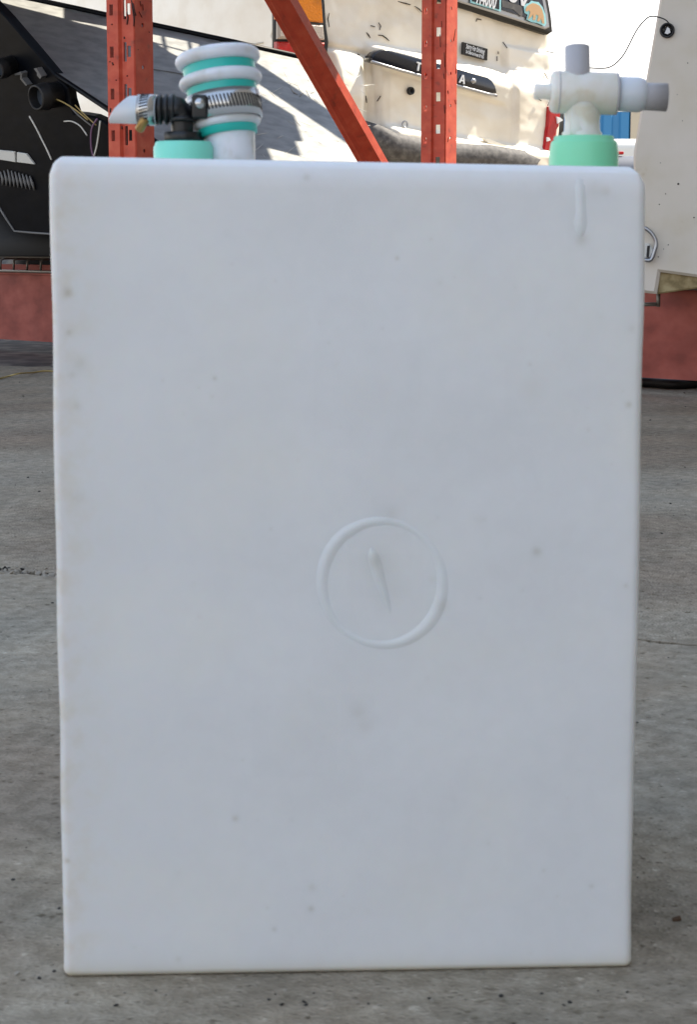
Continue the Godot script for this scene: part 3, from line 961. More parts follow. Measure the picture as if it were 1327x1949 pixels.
func build_rack() -> void:
	var h := 3.2
	var e1 := at(258, 150, 3.76)
	var e2 := at(850, 150, 4.87)
	e1.y = 0; e2.y = 0
	var t := thing("pallet_rack", "orange red slotted steel pallet rack standing behind the water tank", "rack", (e1 + e2) * 0.5)
	var y1 := at(230, 97, 3.76).y
	var y2 := at(836, 121.5, 4.87).y
	var y3 := at(812, 143, 4.87).y
	var pt := 0.0762
	var w1 := 0.064
	var w2 := 0.067
	part("post", make_post(e1, w1, 0.057, h, [[w1 * 0.10, w1 * 0.23, y1, pt, 0.020], [w1 * 0.06, w1 * 0.165, y1, pt, 0.035], [w1 * 0.03, w1 * 0.15, y1, pt, 0.020]], at(280, 128, 3.78).y), M.orange, t)
	part("post", make_post(e2, w2, 0.057, h, [[w2 * 0.12, w2 * 0.22, y3, pt, 0.014], [w2 * 0.08, w2 * 0.26, y2, pt, 0.021]], at(860, 140, 4.9).y), M.orange, t)
	# scraped and rusted spots
	var scrape := nst()
	for q in [[249, -4, 252, 16, 255, 36, 254, 50], [241, 22, 243, 34, 241, 47], [252, 6, 258, 30], [208, 117, 209, 118], [213, 119, 215, 124], [220, 152, 221, 153], [241, 144, 242, 145], [210, 206, 209, 214], [236, 70, 236.5, 74], [212, 46, 213, 47], [231, 240, 232, 246]]:
		var pts := pix(q, e1 - FD * 0.0004, FD)
		var rr := []
		for k in pts.size(): rr.append(0.0006 + 0.0011 * sin(PI * (k + 0.6) / (pts.size() + 0.2)))
		tube(scrape, pts, rr, 5)
	for q in [[266, 2, 268, 12], [264, 22, 270, 33], [271, 8, 272, 20], [262, 94, 262.6, 95], [283, 60, 284, 62]]:
		tube(scrape, pix(q, e1 + BD * 0.0004, BD), 0.0009, 5)
	for q in [[838, 66, 839, 90], [846, 100, 847, 128], [845, 140, 846, 150], [841, 40, 841, 52], [846, 200, 847, 216]]:
		tube(scrape, pix(q, e2 - FD * 0.0004, FD), 0.0009, 5)
	for q in [[868, 55, 864, 78], [869, 130, 868, 140], [853, 172, 854, 178], [867, 190, 868, 198], [854, 262, 853, 270]]:
		tube(scrape, pix(q, e2 + BD * 0.0004, BD), 0.0009, 5)
	part("scrape_marks", scrape, mat(Color(0.22, 0.10, 0.08), 0.8), t).set_meta("kind", "stuff")
	for q in [e1, e2]:
		var fp := nst(true)
		box(fp, q + Vector3(0, 0.003, 0) - BD * 0.032 + FD * 0.028, BD * 0.12, Vector3(0, 0.006, 0), FD * 0.12)
		part("foot_plate", fp, M.orange, t)
	# bracing in the plane of the frame
	var po := e1 + BD * -0.01
	var a := on(552, 0, po, BD)
	var b := on(725, 307, po, BD)
	var dir := (b - a).normalized()
	var ends := [a - dir * 0.62, b + dir * 0.30]
	var pn := dir.cross(BD).normalized()          # in-plane, square to the brace
	if pn.y < 0: pn = -pn
	var br := nst(true)
	var w := 0.036
	var sec := [pn * w * 0.62 + BD * -0.022, pn * w * 0.62, pn * w * 0.0, pn * w * -0.40 - BD * 0.022, pn * w * -0.62 - BD * 0.028, pn * w * -0.62 - BD * 0.04]
	for k in sec.size() - 1:
		quad(br, ends[0] + sec[k], ends[1] + sec[k], ends[1] + sec[k + 1], ends[0] + sec[k + 1])
		quad(br, ends[0] + sec[k] - BD * 0.002, ends[0] + sec[k + 1] - BD * 0.002, ends[1] + sec[k + 1] - BD * 0.002, ends[1] + sec[k] - BD * 0.002)
	part("brace", br, M.orange, t)
	for q in [0.14, 1.9, 2.9]:
		var hb := nst(true)
		var c := (e1 + e2) * 0.5 + Vector3(0, q, 0) - BD * 0.03
		box(hb, c, (e2 - e1) * 0.96, Vector3(0, 0.035, 0), BD * 0.03)
		part("brace", hb, M.orange, t)
	# the low beam and its wire deck
	var l0 := at(1275, 720, 4.61)
	var l1 := at(50, 640, 6.1)
	l0.y = 0; l1.y = 0
	var ld := (l1 - l0).normalized()
	var q0 := l0 - ld * 1.0
	var q1 := l1 + ld * 0.8
	var ln := Vector3(ld.z, 0, -ld.x)              # away from us
	if ln.z > 0: ln = -ln
	for k in 2:
		var off := ln * 0.95 * k
		var bm := nst(true)
		var mid := (q0 + q1) * 0.5 + off + Vector3(0, 0.137, 0)
		box(bm, mid + ln * 0.02, ld * (q0 - q1).length(), Vector3(0, 0.20, 0), ln * 0.04)
		part("beam", bm, M.faded, t)
		var lip := nst(true)
		box(lip, mid + ln * 0.018 + Vector3(0, 0.1035, 0), ld * (q0 - q1).length(), Vector3(0, 0.006, 0), ln * 0.052)
		part("beam_lip", lip, M.faded, t)
	var step := nst(true)
	box(step, (q0 + q1) * 0.5 + ln * 0.055 + Vector3(0, 0.250, 0), ld * (q0 - q1).length(), Vector3(0, 0.032, 0), ln * 0.02)
	part("beam_step", step, M.faded, t)
	# wire deck: rails and cross wires
	var deck := nst()
	var n := int((q0 - q1).length() / 0.062)
	for k in n + 1:
		var p := q0.lerp(q1, float(k) / n)
		tube(deck, [p + Vector3(0, 0.246, 0) - ln * 0.006, p + Vector3(0, 0.279, 0) - ln * 0.004, p + Vector3(0, 0.284, 0) + ln * 0.01, p + Vector3(0, 0.284, 0) + ln * 0.97], 0.0035, 5)
	for q in [0.0, 0.2, 0.4, 0.6, 0.8, 0.95]:
		tube(deck, [q0 + Vector3(0, 0.290, 0) + ln * q, q1 + Vector3(0, 0.290, 0) + ln * q], 0.0035, 5)
	tube(deck, [q0 + Vector3(0, 0.247, 0) - ln * 0.012, q1 + Vector3(0, 0.247, 0) - ln * 0.012], 0.0045, 5)
	part("wire_deck", deck, M.wire, t).set_meta("kind", "stuff")
	# unseen shelf beams above, and boards added to block sun over tank and floor
	for k in 2:
		var bm := nst(true)
		var off := ln * (0.05 + 0.95 * k)
		box(bm, (q0 + q1) * 0.5 + off + Vector3(0, 1.85, 0), ld * (q0 - q1).length(), Vector3(0, 0.10, 0), ln * 0.04)
		part("beam", bm, M.orange, t)
	# their outlines follow where the sun gets past them down to the tank's lid
	var sv := V(0.516, 0.819, 0.252)
	var lid := lid_plane()
	var T := func(l: Array) -> Array:
		var out := []
		for p in pix(l, lid[0], lid[1]): out.append(p + sv * ((1.945 - p.y) / sv.y))
		return out
	var W := func(l: Array) -> Array:
		var out := []
		for k in range(0, l.size(), 2): out.append(V(l[k], 1.945, l[k + 1]))
		return out
	var outlines := [
		T.call([292, 66, 309, 69, 359, 79, 378, 84, 443, 78, 420, 20, 120, -60, 120, 36]),
		T.call([378, 84, 381, 100, 364, 106, 470, 170, 443, 78]),
		T.call([120, 36, 142, 43, 170, 49, 215, 62, 292, 84, 317, 100, 340, 111, 364, 106, 470, 170, 552, 219, 568, 269, 554, 267, 564, 296, 500, 279, 513, 312, 340, 330, 60, 200, -60, 100, -60, -10]),
		W.call([-0.6, 3.9, 1.15, 3.9, 1.15, 4.62, 0.72, 4.70, 0.63, 4.80, 0.60, 5.45, -0.5, 5.45]),
		W.call([1.28, 4.5, 2.7, 4.5, 2.7, 6.3, 1.28, 6.3]),
		W.call([-0.5, 6.8, 0.48, 6.8, 0.48, 7.45, -0.5, 7.45]),
		W.call([-2.2, 4.6, -0.52, 4.6, -0.52, 8.6, -2.2, 8.6])]
	for l in outlines:
		var bd := nst(true)
		prism(bd, l, Vector3(0, -0.02, 0))
		part("sun_block_board", bd, M.board, t)
	for l in [[309, 69, 316, 101], [359, 79, 365, 106], [270, 75, 364, 101]]:
		var wr := nst()
		tube(wr, T.call(l), 0.006, 5)
		part("shelf_wire", wr, M.wire, t)

func lid_plane() -> Array:
	var A := at(107, 142, 5.5)
	var n := (at(75, 0, 6.2) - A).cross(at(591, 112, 6.2) - A).normalized()
	return [A, n if n.y > 0 else -n]

# ------------------------------------------------------------------ the metal tank with the dark end
func build_metal_tank() -> void:
	var A := at(107, 142, 5.5)
	var Bp := at(75, 0, 6.2)
	var C := at(591, 112, 6.2)
	var n := (Bp - A).cross(C - A).normalized()
	if n.y < 0: n = -n
	var t := thing("metal_tank", "wide flat aluminium tank with a black hose end lying on the wire deck at left", "tank", Vector3(A.x, 0.29, A.z))
	# the sheet aluminium top
	var st := nst(true)
	prism(st, pix([12, 32, 107, 142, 204, 206, 330, 292, 430, 345, 725, 345, 703, 300, 596, 112, 445, 77, 200, 26, 75, -1, -10, -18], A, n), -n * 0.006, 0.002)
	part("lid", st, M.alu, t)
	var rim := nst()
	tube(rim, pix([-10, -16, 75, 1, 200, 28, 445, 80, 597, 114], A + n * 0.004, n), 0.009, 6)
	part("lid_edge", rim, M.black, t)
	var ridge := nst()
	tube(ridge, pix([12, 33, 107, 143, 204, 207, 330, 293], A - n * 0.004, n), 0.007, 6)
	part("ridge_trim", ridge, M.black, t)
	# scratches and writing scraped into it
	var sc := nst()
	var sr := RandomNumberGenerator.new()
	sr.seed = 3
	for k in 46:
		var x := sr.randf_range(470, 690)
		var y := sr.randf_range(125, 300)
		var an := sr.randf_range(-0.7, 1.2)
		var ll := sr.randf_range(4, 34)
		tube(sc, pix([x, y, x + cos(an) * ll * 0.5, y + sin(an) * ll * 0.5 + sr.randf_range(-1, 1), x + cos(an) * ll, y + sin(an) * ll], A + n * 0.0003, n), [0.0004, 0.0012, 0.0003], 4)
	for q in [[552, 163, 560, 178, 555, 172, 566, 180, 560, 176], [568, 165, 574, 178, 570, 184, 582, 172, 590, 186], [592, 178, 604, 172, 612, 184]]:
		tube(sc, pix(q, A + n * 0.0003, n), 0.0013, 4)
	part("scratches", sc, M.pale, t).set_meta("kind", "stuff")
	# seam crossing the tank and filler plate
	var se := nst()
	tube(se, pix([290, 132, 330, 138, 470, 165], A + n * 0.001, n), 0.002, 5)
	part("seam", se, M.grey, t)
	# dark end, leaning under the lid
	var D := at(27, 442, 5.78)
	var E := at(200, 300, 5.45)
	var n2 := (A - D).cross(E - D).normalized()
	if n2.z < 0: n2 = -n2
	var A2 := A - n * 0.007
	var P := func(l): return pix(l, A2, n2)
	var en := nst(true)
	prism(en, P.call([-60, -42, 12, 34, 60, 90, 107, 146, 128, 168, 131, 190, 139, 216, 152, 217, 176, 221, 196, 230, 204, 236, 250, 240, 330, 296, 330, 372, 105, 447, 27, 441, -3, 392, -60, 330]), -n2 * 0.03, 0.004)
	var endp := part("end_panel", en, M.black, t)
	var body := nst(true)
	var bl := []
	for q in [[-60, 330], [-3, 392], [27, 441], [105, 447], [330, 372]]: bl.append(on(q[0], q[1], A2, n2))
	for k in bl.size() - 1:
		var g := V(0.35, 0, 0.75)
		quad(body, bl[k], bl[k + 1], bl[k + 1] + g, bl[k] + g)
	part("underside", body, M.black, t)
	# pale worn edge along the foot of the end panel
	var lip := nst()
	tube(lip, P.call([-3, 393, 10, 415, 27, 440, 60, 443, 105, 446, 200, 425]), 0.0032, 6)
	part("edge_trim", lip, M.grey, endp)
	var base := nst()
	var bc := at(30, 470, 5.95)
	prism(base, [at(-90, 372, 5.95), at(4, 398, 5.95), at(30, 441, 5.95), at(230, 441, 5.95), at(230, 488, 5.95), at(-90, 489, 5.95)], V(0.3, 0, 0.55), 0.004)
	part("skid", base, M.rubber, t)
	# hose stubs
	for q in [[68, 186, 24, 118, 178, 25], [-8, 134, 18, 30, 120, 20]]:
		var s := 5.5 / F
		var hs := nst()
		var c0 := on(q[0], q[1], A2 + n2 * 0.07, n2)
		var c1 := on(q[3], q[4], A2 - n2 * 0.02, n2)
		var r: float = q[2] * s
		var ax := c1 - c0
		var xf := axis_xf(c0, ax)
		var L := ax.length()
		lathe(hs, [Vector2(r * 0.80, L * 0.8), Vector2(r * 0.80, 0.0), Vector2(r * 0.86, -0.003), Vector2(r, 0.0), Vector2(r, L * 0.22), Vector2(r * 1.08, L * 0.26), Vector2(r * 1.08, L * 0.36), Vector2(r, L * 0.4), Vector2(r * 0.98, L)], 28, xf)
		var stub := part("hose_stub", hs, M.rubber, t)
		var pl := nst()
		lathe(pl, [Vector2(0, L * 0.25), Vector2(r * 0.8, L * 0.28)], 20, xf)
		part("inner_membrane", pl, mat(Color(0.26, 0.29, 0.33), 0.3), stub)
	for q in [[37, 138, 48, 134, 52, 137, 51, 146, 61, 159, 59, 161, 48, 148, 48, 140, 38, 141], [74, 128, 79, 127, 89, 143, 86, 148, 80, 141, 80, 136]]:
		var tab := nst(true)
		prism(tab, P.call(q).map(func(p): return p + n2 * 0.02), -n2 * 0.02)
		part("bracket", tab, M.grey, t)

	# pale strips painted as sun patches, grey ribs as a hatched reflection
	for q in [[-12, 284, 30, 288, 31, 308, -12, 301], [34, 289, 52, 292, 67, 312, 34, 308]]:
		var w := nst(true)
		prism(w, P.call(q).map(func(p): return p + n2 * 0.006), -n2 * 0.006, 0.001)
		part("sun_patch_strip", w, M.pale, endp)
	for k in 9:
		var x := 2.0 + 7.0 * k
		var w := nst()
		tube(w, P.call([x, 322 + absf(k - 2.0) * 2.0, x + 5, 340 + k, x + 4 + k * 0.6, 352 + k * 1.2]).map(func(p): return p + n2 * 0.004), [0.002, 0.005, 0.002], 6)
		part("reflection_rib", w, M.grey, endp)
	# loose wires
	for q in [[[71, 217, 84, 240, 95, 262, 104, 280, 113, 300], 0.0024, M.pale], [[200, 222, 190, 240, 188, 265, 191, 288, 198, 297], 0.0028, M.purple], [[206, 226, 203, 250, 199, 275, 194, 292], 0.0026, M.pale], [[120, 184, 138, 192, 160, 206, 182, 224], 0.002, M.yellow_wire], [[137, 227, 152, 227, 168, 236, 181, 254], 0.002, M.pale], [[150, 200, 165, 216, 190, 236], 0.002, M.grey], [[158, 196, 176, 214, 198, 234], 0.0016, M.yellow_wire]]:
		var w := nst()
		var pts: Array = P.call(q[0]).map(func(p): return p + n2 * 0.03)
		tube(w, smooth_path(pts, 4), q[1], 6)
		part("loose_wire", w, q[2], t)

# ------------------------------------------------------------------ off-white moulding at right
func build_white_moulding() -> void:
	var o := at(1240, 400, 4.40)
	var n := Vector3(-0.20, 0.02, 0.98).normalized()
	var t := thing("moulding", "big off-white fibreglass moulding with a rough yellow underside resting on the right of the rack", "moulding", Vector3(o.x, 0.29, o.z))
	var st := nst(true)
	prism(st, pix([1256, 0, 1246, 60, 1232, 140, 1218, 220, 1206, 292, 1206, 380, 1212, 470, 1222, 557, 1250, 560, 1257, 518, 1330, 528, 1500, 552, 1500, -420, 1310, -420], o, n), V(0.16, 0, 0.45), 0.006)
	part("shell", st, M.gel, t)
	var y := nst(true)
	prism(y, pix([1252, 512, 1500, 540, 1500, 545, 1327, 549, 1252, 560], o - n * 0.012, n), V(0.14, 0, 0.4), 0.003)
	part("raw_edge", y, M.fibre, t)
	# recessed round fitting
	var c := on(1271, 58, o + n * 0.002, n)
	var s := 4.4 / F
	var f := nst()
	lathe(f, [Vector2(0, -0.002), Vector2(9.0 * s, -0.002), Vector2(10 * s, 0.006), Vector2(12.5 * s, 0.008), Vector2(14 * s, 0.002), Vector2(14 * s, -0.004)], 28, axis_xf(c, n))
	var fit := part("gland", f, mat(Color(0.16, 0.16, 0.17), 0.4, 0.3), t)
	var fi := nst(true)
	prism(fi, pix([1265, 64, 1271, 50, 1276, 54, 1278, 62, 1272, 66], c + n * 0.008, n), -n * 0.008, 0.001)
	part("screw", fi, M.chrome, fit)
	var w := nst()
	var pts := pix([1276, 46, 1268, 38, 1256, 33, 1242, 31, 1232, 35, 1218, 50, 1208, 66, 1198, 86, 1188, 104, 1176, 118, 1163, 127, 1148, 130, 1120, 129, 1085, 126], c + n * 0.02, n)
	tube(w, smooth_path(pts, 4), 0.0015, 6)
	part("cable", w, mat(Color(0.10, 0.10, 0.11), 0.5), fit)
	# bright curved handle
	var hd := nst()
	var hp := pix([1222, 432, 1232, 436, 1243, 446, 1250, 462, 1247, 478, 1240, 494, 1228, 495], o + n * 0.02, n)
	tube(hd, smooth_path(hp, 5), 0.0045, 8)
	var hand := part("latch", hd, M.chrome, t)
	var hb := nst(true)
	prism(hb, pix([1220, 462, 1238, 464, 1246, 478, 1239, 492, 1222, 492], o + n * 0.014, n), -n * 0.016, 0.003)
	part("latch_plate", hb, M.pale, hand)
	var hsl := nst(true)
	prism(hsl, pix([1233, 468, 1238, 467, 1236, 491, 1231, 490], o + n * 0.016, n), -n * 0.003)
	part("latch_slot", hsl, M.slot, hand)
	# fly specks and chips
	var sp := nst()
	for q in [[1292, 350, 2.2], [1268, 369, 1.2], [1256, 389, 1.3], [1273, 466, 1.2], [1254, 489, 1.2], [1264, 474, 0.9], [1322, 414, 1.6], [1258, 310, 1.0], [1300, 230, 1.0], [1310, 120, 1.2], [1290, 180, 0.8]]:
		lathe(sp, [Vector2(q[2] * s, -0.001), Vector2(q[2] * s * 0.8, 0.0008), Vector2(0, 0.001)], 8, axis_xf(on(q[0], q[1], o, n), n))
	part("specks", sp, mat(Color(0.16, 0.14, 0.12), 0.8), t).set_meta("kind", "stuff")
	# steel bracket under it
	var bk := nst()
	tube(bk, [at(1200, 580, 4.52), at(1254, 579, 4.50)], 0.005, 6)
	tube(bk, [at(1254, 584, 4.50), at(1254, 556, 4.50)], 0.005, 6)
	part("support_bracket", bk, M.wire, t)

# ------------------------------------------------------------------ the white water tank
var tk := []       # front face corners: bottom left, bottom right, top right, top left
var bulge_n := FastNoiseLite.new()

func tank_point(u: float, v: float, w: float) -> Vector3:     # u to the right 0..1, v up 0..1, w metres behind the front
	var p: Vector3 = (tk[0] as Vector3).lerp(tk[1], u).lerp((tk[3] as Vector3).lerp(tk[2], u), v)
	var f := clampf(1.0 - w / 0.02, 0.0, 1.0)
	var edge := clampf(minf(minf(u, 1.0 - u) * 7.0, minf(v, 1.0 - v) * 9.0), 0.0, 1.0)
	var b := f * edge * (0.0012 * bulge_n.get_noise_2d(u * 3.0, v * 4.0) + 0.0016 * sin(PI * u) * sin(PI * v))
	var tv := clampf((v - 0.975) / 0.025, 0.0, 1.0)
	var soft := 1.0 - sqrt(1.0 - tv * tv * 0.96)
	var sx := 0.0085 * soft * pow(absf(u - 0.5) * 2.0, 40.0) * (-signf(u - 0.5)) * (1.7 if u > 0.5 else 1.0)
	p.x += sx
	w += f * 0.0085 * soft
	return p + Vector3(0, 0, -w + b) + Vector3(0.0008 * bulge_n.get_noise_2d(v * 5.0, w * 9.0 + 20.0 * roundf(u)), 0, 0)

func front_uv(x: float, y: float) -> Vector2:       # where a spot of the front lies, as u and v
	var p := on(x, y, tk[0], ((tk[1] - tk[0]) as Vector3).cross(tk[3] - tk[0]).normalized())
	var v := (p.y) / lerpf((tk[3] as Vector3).y, (tk[2] as Vector3).y, 0.5)
	var l := (tk[0] as Vector3).lerp(tk[3], v)
	var r := (tk[1] as Vector3).lerp(tk[2], v)
	return Vector2((p.x - l.x) / (r.x - l.x), v)

func front(x: float, y: float, out: float = 0.0) -> Vector3:
	var q := front_uv(x, y)
	return tank_point(q.x, q.y, 0.0) + Vector3(0, 0, out)

func relief(pathpx: Array, wid: Array, hei: Array, closed: bool) -> SurfaceTool:   # soft bead on the front face, sizes in photo pixels and metres
	var st := nst()
	var rows := []
	var uvs := []
	var m := 8
	var c := pathpx.size()
	for k in c:
		var a: Vector2 = pathpx[(k - 1 + c) % c] if closed else pathpx[maxi(k - 1, 0)]
		var b: Vector2 = pathpx[(k + 1) % c] if closed else pathpx[mini(k + 1, c - 1)]
		var nn := (b - a).normalized().orthogonal()
		var row := []
		var uvr := []
		for i in m + 1:
			var s := -1.0 + 2.0 * i / m
			var q: Vector2 = pathpx[k] + nn * s * wid[k] * 0.5
			row.append(front(q.x, q.y, -0.0003 + (hei[k] + 0.0003) * (0.5 + 0.5 * cos(PI * s))))
			var fu := front_uv(q.x, q.y)
			uvr.append(Vector2(fu.x, 1.0 - fu.y))
		rows.append(row)
		uvs.append(uvr)
	for k in (c if closed else c - 1):
		var j := (k + 1) % c
		for i in m: quad_uv(st, [rows[k][i], rows[k][i + 1], rows[j][i + 1], rows[j][i]], [uvs[k][i], uvs[k][i + 1], uvs[j][i + 1], uvs[j][i]])
	return st

func fit_xf(x: float, y: float, z: float) -> Array:      # origin and metres per photo pixel there
	var o := at(x, y, z)
	return [o, (o - cam_pos).dot(Vector3(0, -sin(pitch), -cos(pitch))) / F]

func build_water_tank() -> void:
	bulge_n = noise(0.6, 2, 77)
	var b0 := on_ground(119, 1862)
	var b1 := on_ground(1202, 1843)
	tk = [b0, b1, at(1234, 317, -b1.z), at(91, 296, -b0.z)]
	var t := thing("water_tank", "white translucent plastic water tank standing on end on the concrete, hose fittings on top", "tank", (b0 + b1) * 0.5 + Vector3(0, 0, -0.15))
	# mouldings marks, dirt on the skin
	var W := 640
	var H := 900
	var dn1 := noise(0.004, 4, 101).get_image(W, H).get_data()
	var dn2 := noise(0.03, 4, 102).get_image(W, H).get_data()
	var px := PackedByteArray()
	px.resize(W * H * 3)
	for y in H:
		for x in W:
			var i := y * W + x
			var g := 221.0 + (dn1[i] - 128) * 0.022 + (dn2[i] - 128) * 0.012
			var yel := maxf(0.0, (dn1[i] - 120) * 0.03)
			var le := exp(-float(x) / 34.0) * (0.35 + maxf(0.0, (dn2[i] - 96) / 110.0))
			var re := exp(-float(W - x) / 14.0) * 0.5
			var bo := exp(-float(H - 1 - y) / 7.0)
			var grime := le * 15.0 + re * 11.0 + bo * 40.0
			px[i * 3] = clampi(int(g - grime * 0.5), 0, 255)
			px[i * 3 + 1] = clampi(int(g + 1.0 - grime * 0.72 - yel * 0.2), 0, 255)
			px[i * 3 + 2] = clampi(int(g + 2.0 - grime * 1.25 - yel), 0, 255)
	# single specks and smudges seen on the front
	var sr := RandomNumberGenerator.new()
	sr.seed = 14
	var spots := [[583, 338, 7, 26], [755, 489, 4, 26], [820, 452, 3, 16], [836, 535, 4, 16], [408, 722, 4, 26], [448, 1557, 6, 40], [590, 1729, 6, 40], [592, 1688, 8, 16], [1202, 617, 6, 24], [1198, 763, 6, 30], [1020, 1046, 9, 30], [722, 1075, 30, 12], [735, 1120, 34, 9], [712, 1062, 14, 16], [820, 1100, 8, 10], [838, 1150, 14, 12], [910, 985, 8, 10], [680, 1350, 16, 14], [695, 1380, 14, 10], [1190, 1110, 4, 28], [1127, 1685, 5, 28], [1036, 1655, 4, 14], [126, 563, 10, 34], [128, 640, 6, 24], [150, 700, 12, 16], [150, 950, 14, 14], [126, 1639, 5, 46], [148, 780, 8, 20], [135, 720, 8, 18], [1155, 355, 10, 16], [1050, 345, 12, 16], [1133, 350, 14, 18], [740, 975, 16, 14], [520, 1768, 5, 22], [337, 1825, 6, 18], [1015, 735, 26, 8], [700, 750, 50, 4], [1108, 448, 12, 26], [560, 1400, 40, 4]]
	for k in 60: spots.append([sr.randf_range(110, 1220), sr.randf_range(330, 1830), sr.randf_range(1.5, 3.5), sr.randf_range(4, 15)])
	for s in spots:
		var q := front_uv(s[0], s[1])
		var cx := q.x * W
		var cy := (1.0 - q.y) * H
		var r: float = s[2] * 0.58
		for yy in range(int(cy - r * 2), int(cy + r * 2) + 1):
			for xx in range(int(cx - r * 2), int(cx + r * 2) + 1):
				if xx < 0 or yy < 0 or xx >= W or yy >= H: continue
				var i := yy * W + xx
				var d := Vector2(xx - cx, yy - cy).length() / r
				var k2: float = 0.55 * s[3] * exp(-d * d) * (0.6 + (dn2[i] - 60) / 200.0)
				px[i * 3] = clampi(int(px[i * 3] - k2 * 0.9), 0, 255)
				px[i * 3 + 1] = clampi(int(px[i * 3 + 1] - k2), 0, 255)
				px[i * 3 + 2] = clampi(int(px[i * 3 + 2] - k2 * 1.25), 0, 255)
	var m := mat(Color.WHITE, 0.42)
	m.albedo_texture = ImageTexture.create_from_image(Image.create_from_data(W, H, false, Image.FORMAT_RGB8, px))
	m.subsurf_scatter_enabled = true
	m.subsurf_scatter_strength = 0.10
	m.normal_enabled = true
	m.normal_texture = noise_tex(0.03, 4, 103, [], 512, true)
	m.normal_scale = 0.05
	M.tank = m
	var hx := 0.15
	var hy := 0.215
	var hz := 0.15
	var st := nst()
	rounded(Vector3(hx, hy, hz), 0.0042, func(p): return tank_point(p.x / hx * 0.5 + 0.5, p.y / hy * 0.5 + 0.5, hz - p.z), st, 84, 5)
	var body := part("tank_body", st, m, t)
	# moulded ring and its gate mark
	var ring := []
	var rw := []
	var rh := []
	for k in 72:
		var a := TAU * k / 72
		ring.append(Vector2(727 + 114 * cos(a), 1108 + 118 * sin(a)))
		rw.append(33.0 + 6.0 * sin(a * 2.0 + 0.6))
		rh.append(0.00048 + 0.00024 * sin(a * 2.0 + 0.4))
	part("moulded_ring", relief(ring, rw, rh, true), m, t)
	part("gate_mark", relief([Vector2(705, 1040), Vector2(708, 1052), Vector2(713, 1072), Vector2(720, 1098), Vector2(729, 1126), Vector2(737, 1152), Vector2(742, 1168)], [10, 30, 38, 36, 30, 22, 8], [0.0, 0.0007, 0.0009, 0.0007, 0.0005, 0.0003, 0.0], false), m, t)
	part("weld_drip", relief([Vector2(1106, 334), Vector2(1106, 346), Vector2(1107, 365), Vector2(1108, 395), Vector2(1106, 418), Vector2(1107, 434), Vector2(1107, 446)], [24, 32, 32, 32, 42, 32, 14], [0.0, 0.0005, 0.0006, 0.0006, 0.0008, 0.0005, 0.0], false), m, t)
	# ---- left fittings
	var g := fit_xf(349, 285, 1.125)
	var o: Vector3 = g[0]
	var s: float = g[1]
	var up := Vector3.UP
	var st1 := nst()
	lathe(st1, [Vector2(57 * s, -30 * s), Vector2(57 * s, 5 * s), Vector2(54.5 * s, 8 * s), Vector2(53.5 * s, 13 * s), Vector2(51 * s, 15.5 * s), Vector2(0, 15.5 * s)], 44, Transform3D(Basis.IDENTITY, o))
	part("outlet_boss", st1, M.boss, t, "turquoise green boss at the top left of the tank")
	var P := func(x: float, y: float, dz: float = 0.0) -> Vector3: return o + Vector3((x - 349) * s, (285 - y) * s, -dz)
	var eb := nst()
	tube(eb, smooth_path([P.call(347, 270), P.call(347, 235), P.call(344, 218), P.call(332, 210), P.call(318, 209), P.call(296, 210)], 5), [21 * s, 21 * s, 21 * s, 21 * s, 21 * s, 21 * s, 21 * s, 22 * s, 22 * s, 22 * s, 23 * s, 24 * s, 25 * s, 26 * s, 26 * s, 26 * s, 26 * s, 26 * s, 25 * s, 25 * s, 24 * s, 23 * s, 22 * s, 22 * s, 21 * s, 20 * s], 22)
	var elbow := part("elbow", eb, M.plastic_black, t)
	var fl := nst()
	lathe(fl, [Vector2(0, 0), Vector2(36 * s, 0), Vector2(37 * s, 2 * s), Vector2(37 * s, 15 * s), Vector2(35 * s, 17 * s), Vector2(0, 17 * s)], 6, Transform3D(Basis.from_euler(Vector3(0, 0.3, 0)), P.call(349, 268.5)))
	part("hex_nut", fl, M.plastic_black, elbow)
	var rb := nst()
	for x in [306.0, 318.0, 330.0]:
		torus(rb, 25 * s, 4.5 * s, axis_xf(P.call(x, 210), Vector3(-1, 0, 0)), 28)
	torus(rb, 24 * s, 5 * s, axis_xf(P.call(347, 228), Vector3.UP), 28)
	part("barb_ring", rb, M.plastic_black, elbow)
	# clear hose stub with its clamp
	var hs := nst()
	var hd := Vector3(-1, 0.02, -0.10).normalized()
	var h0: Vector3 = P.call(300, 211)
	var hx2 := axis_xf(h0, hd)
	var seg := 26
	for k in seg:                                   # end cut aslant
		var a0 := TAU * k / seg
		var a1 := TAU * (k + 1) / seg
		var c := []
		for a in [a0, a1]:
			var rad: Vector3 = hx2.basis.x * cos(a) + hx2.basis.z * sin(a)
			var len := (78.0 - 20.0 * rad.y - 6.0 * absf(rad.y)) * s
			c.append([h0 + rad * 27 * s, h0 + rad * 26 * s + hd * len, h0 + rad * 20 * s + hd * (len + s), h0 + rad * 19 * s + hd * len * 0.3])
		for q in 3: quad(hs, c[0][q], c[1][q], c[1][q + 1], c[0][q + 1])
	var hose := part("hose_stub", hs, M.hose, t)
	var plug := nst()
	lathe(plug, [Vector2(0, 50 * s), Vector2(19.5 * s, 50 * s)], 24, hx2)
	part("hose_wall", plug, M.hose, hose)
	var cl := nst()
	lathe(cl, [Vector2(27.5 * s, 2 * s), Vector2(29.5 * s, 2 * s), Vector2(29.5 * s, 36 * s), Vector2(27.5 * s, 36 * s)], 36, hx2)
	var clamp1 := part("hose_clamp", cl, M.steel, t, "small worm drive clamp on the clear hose stub")
	var sl := nst(true)
	for k in 30:
		var a := TAU * k / 30
		var rad: Vector3 = hx2.basis.x * cos(a) + hx2.basis.z * sin(a)
		var tan: Vector3 = rad.cross(hd)
		box(sl, h0 + rad * 29.6 * s + hd * 22 * s, rad * 0.6 * s, (hd + tan * 0.25).normalized() * 17 * s, tan * 2.6 * s)
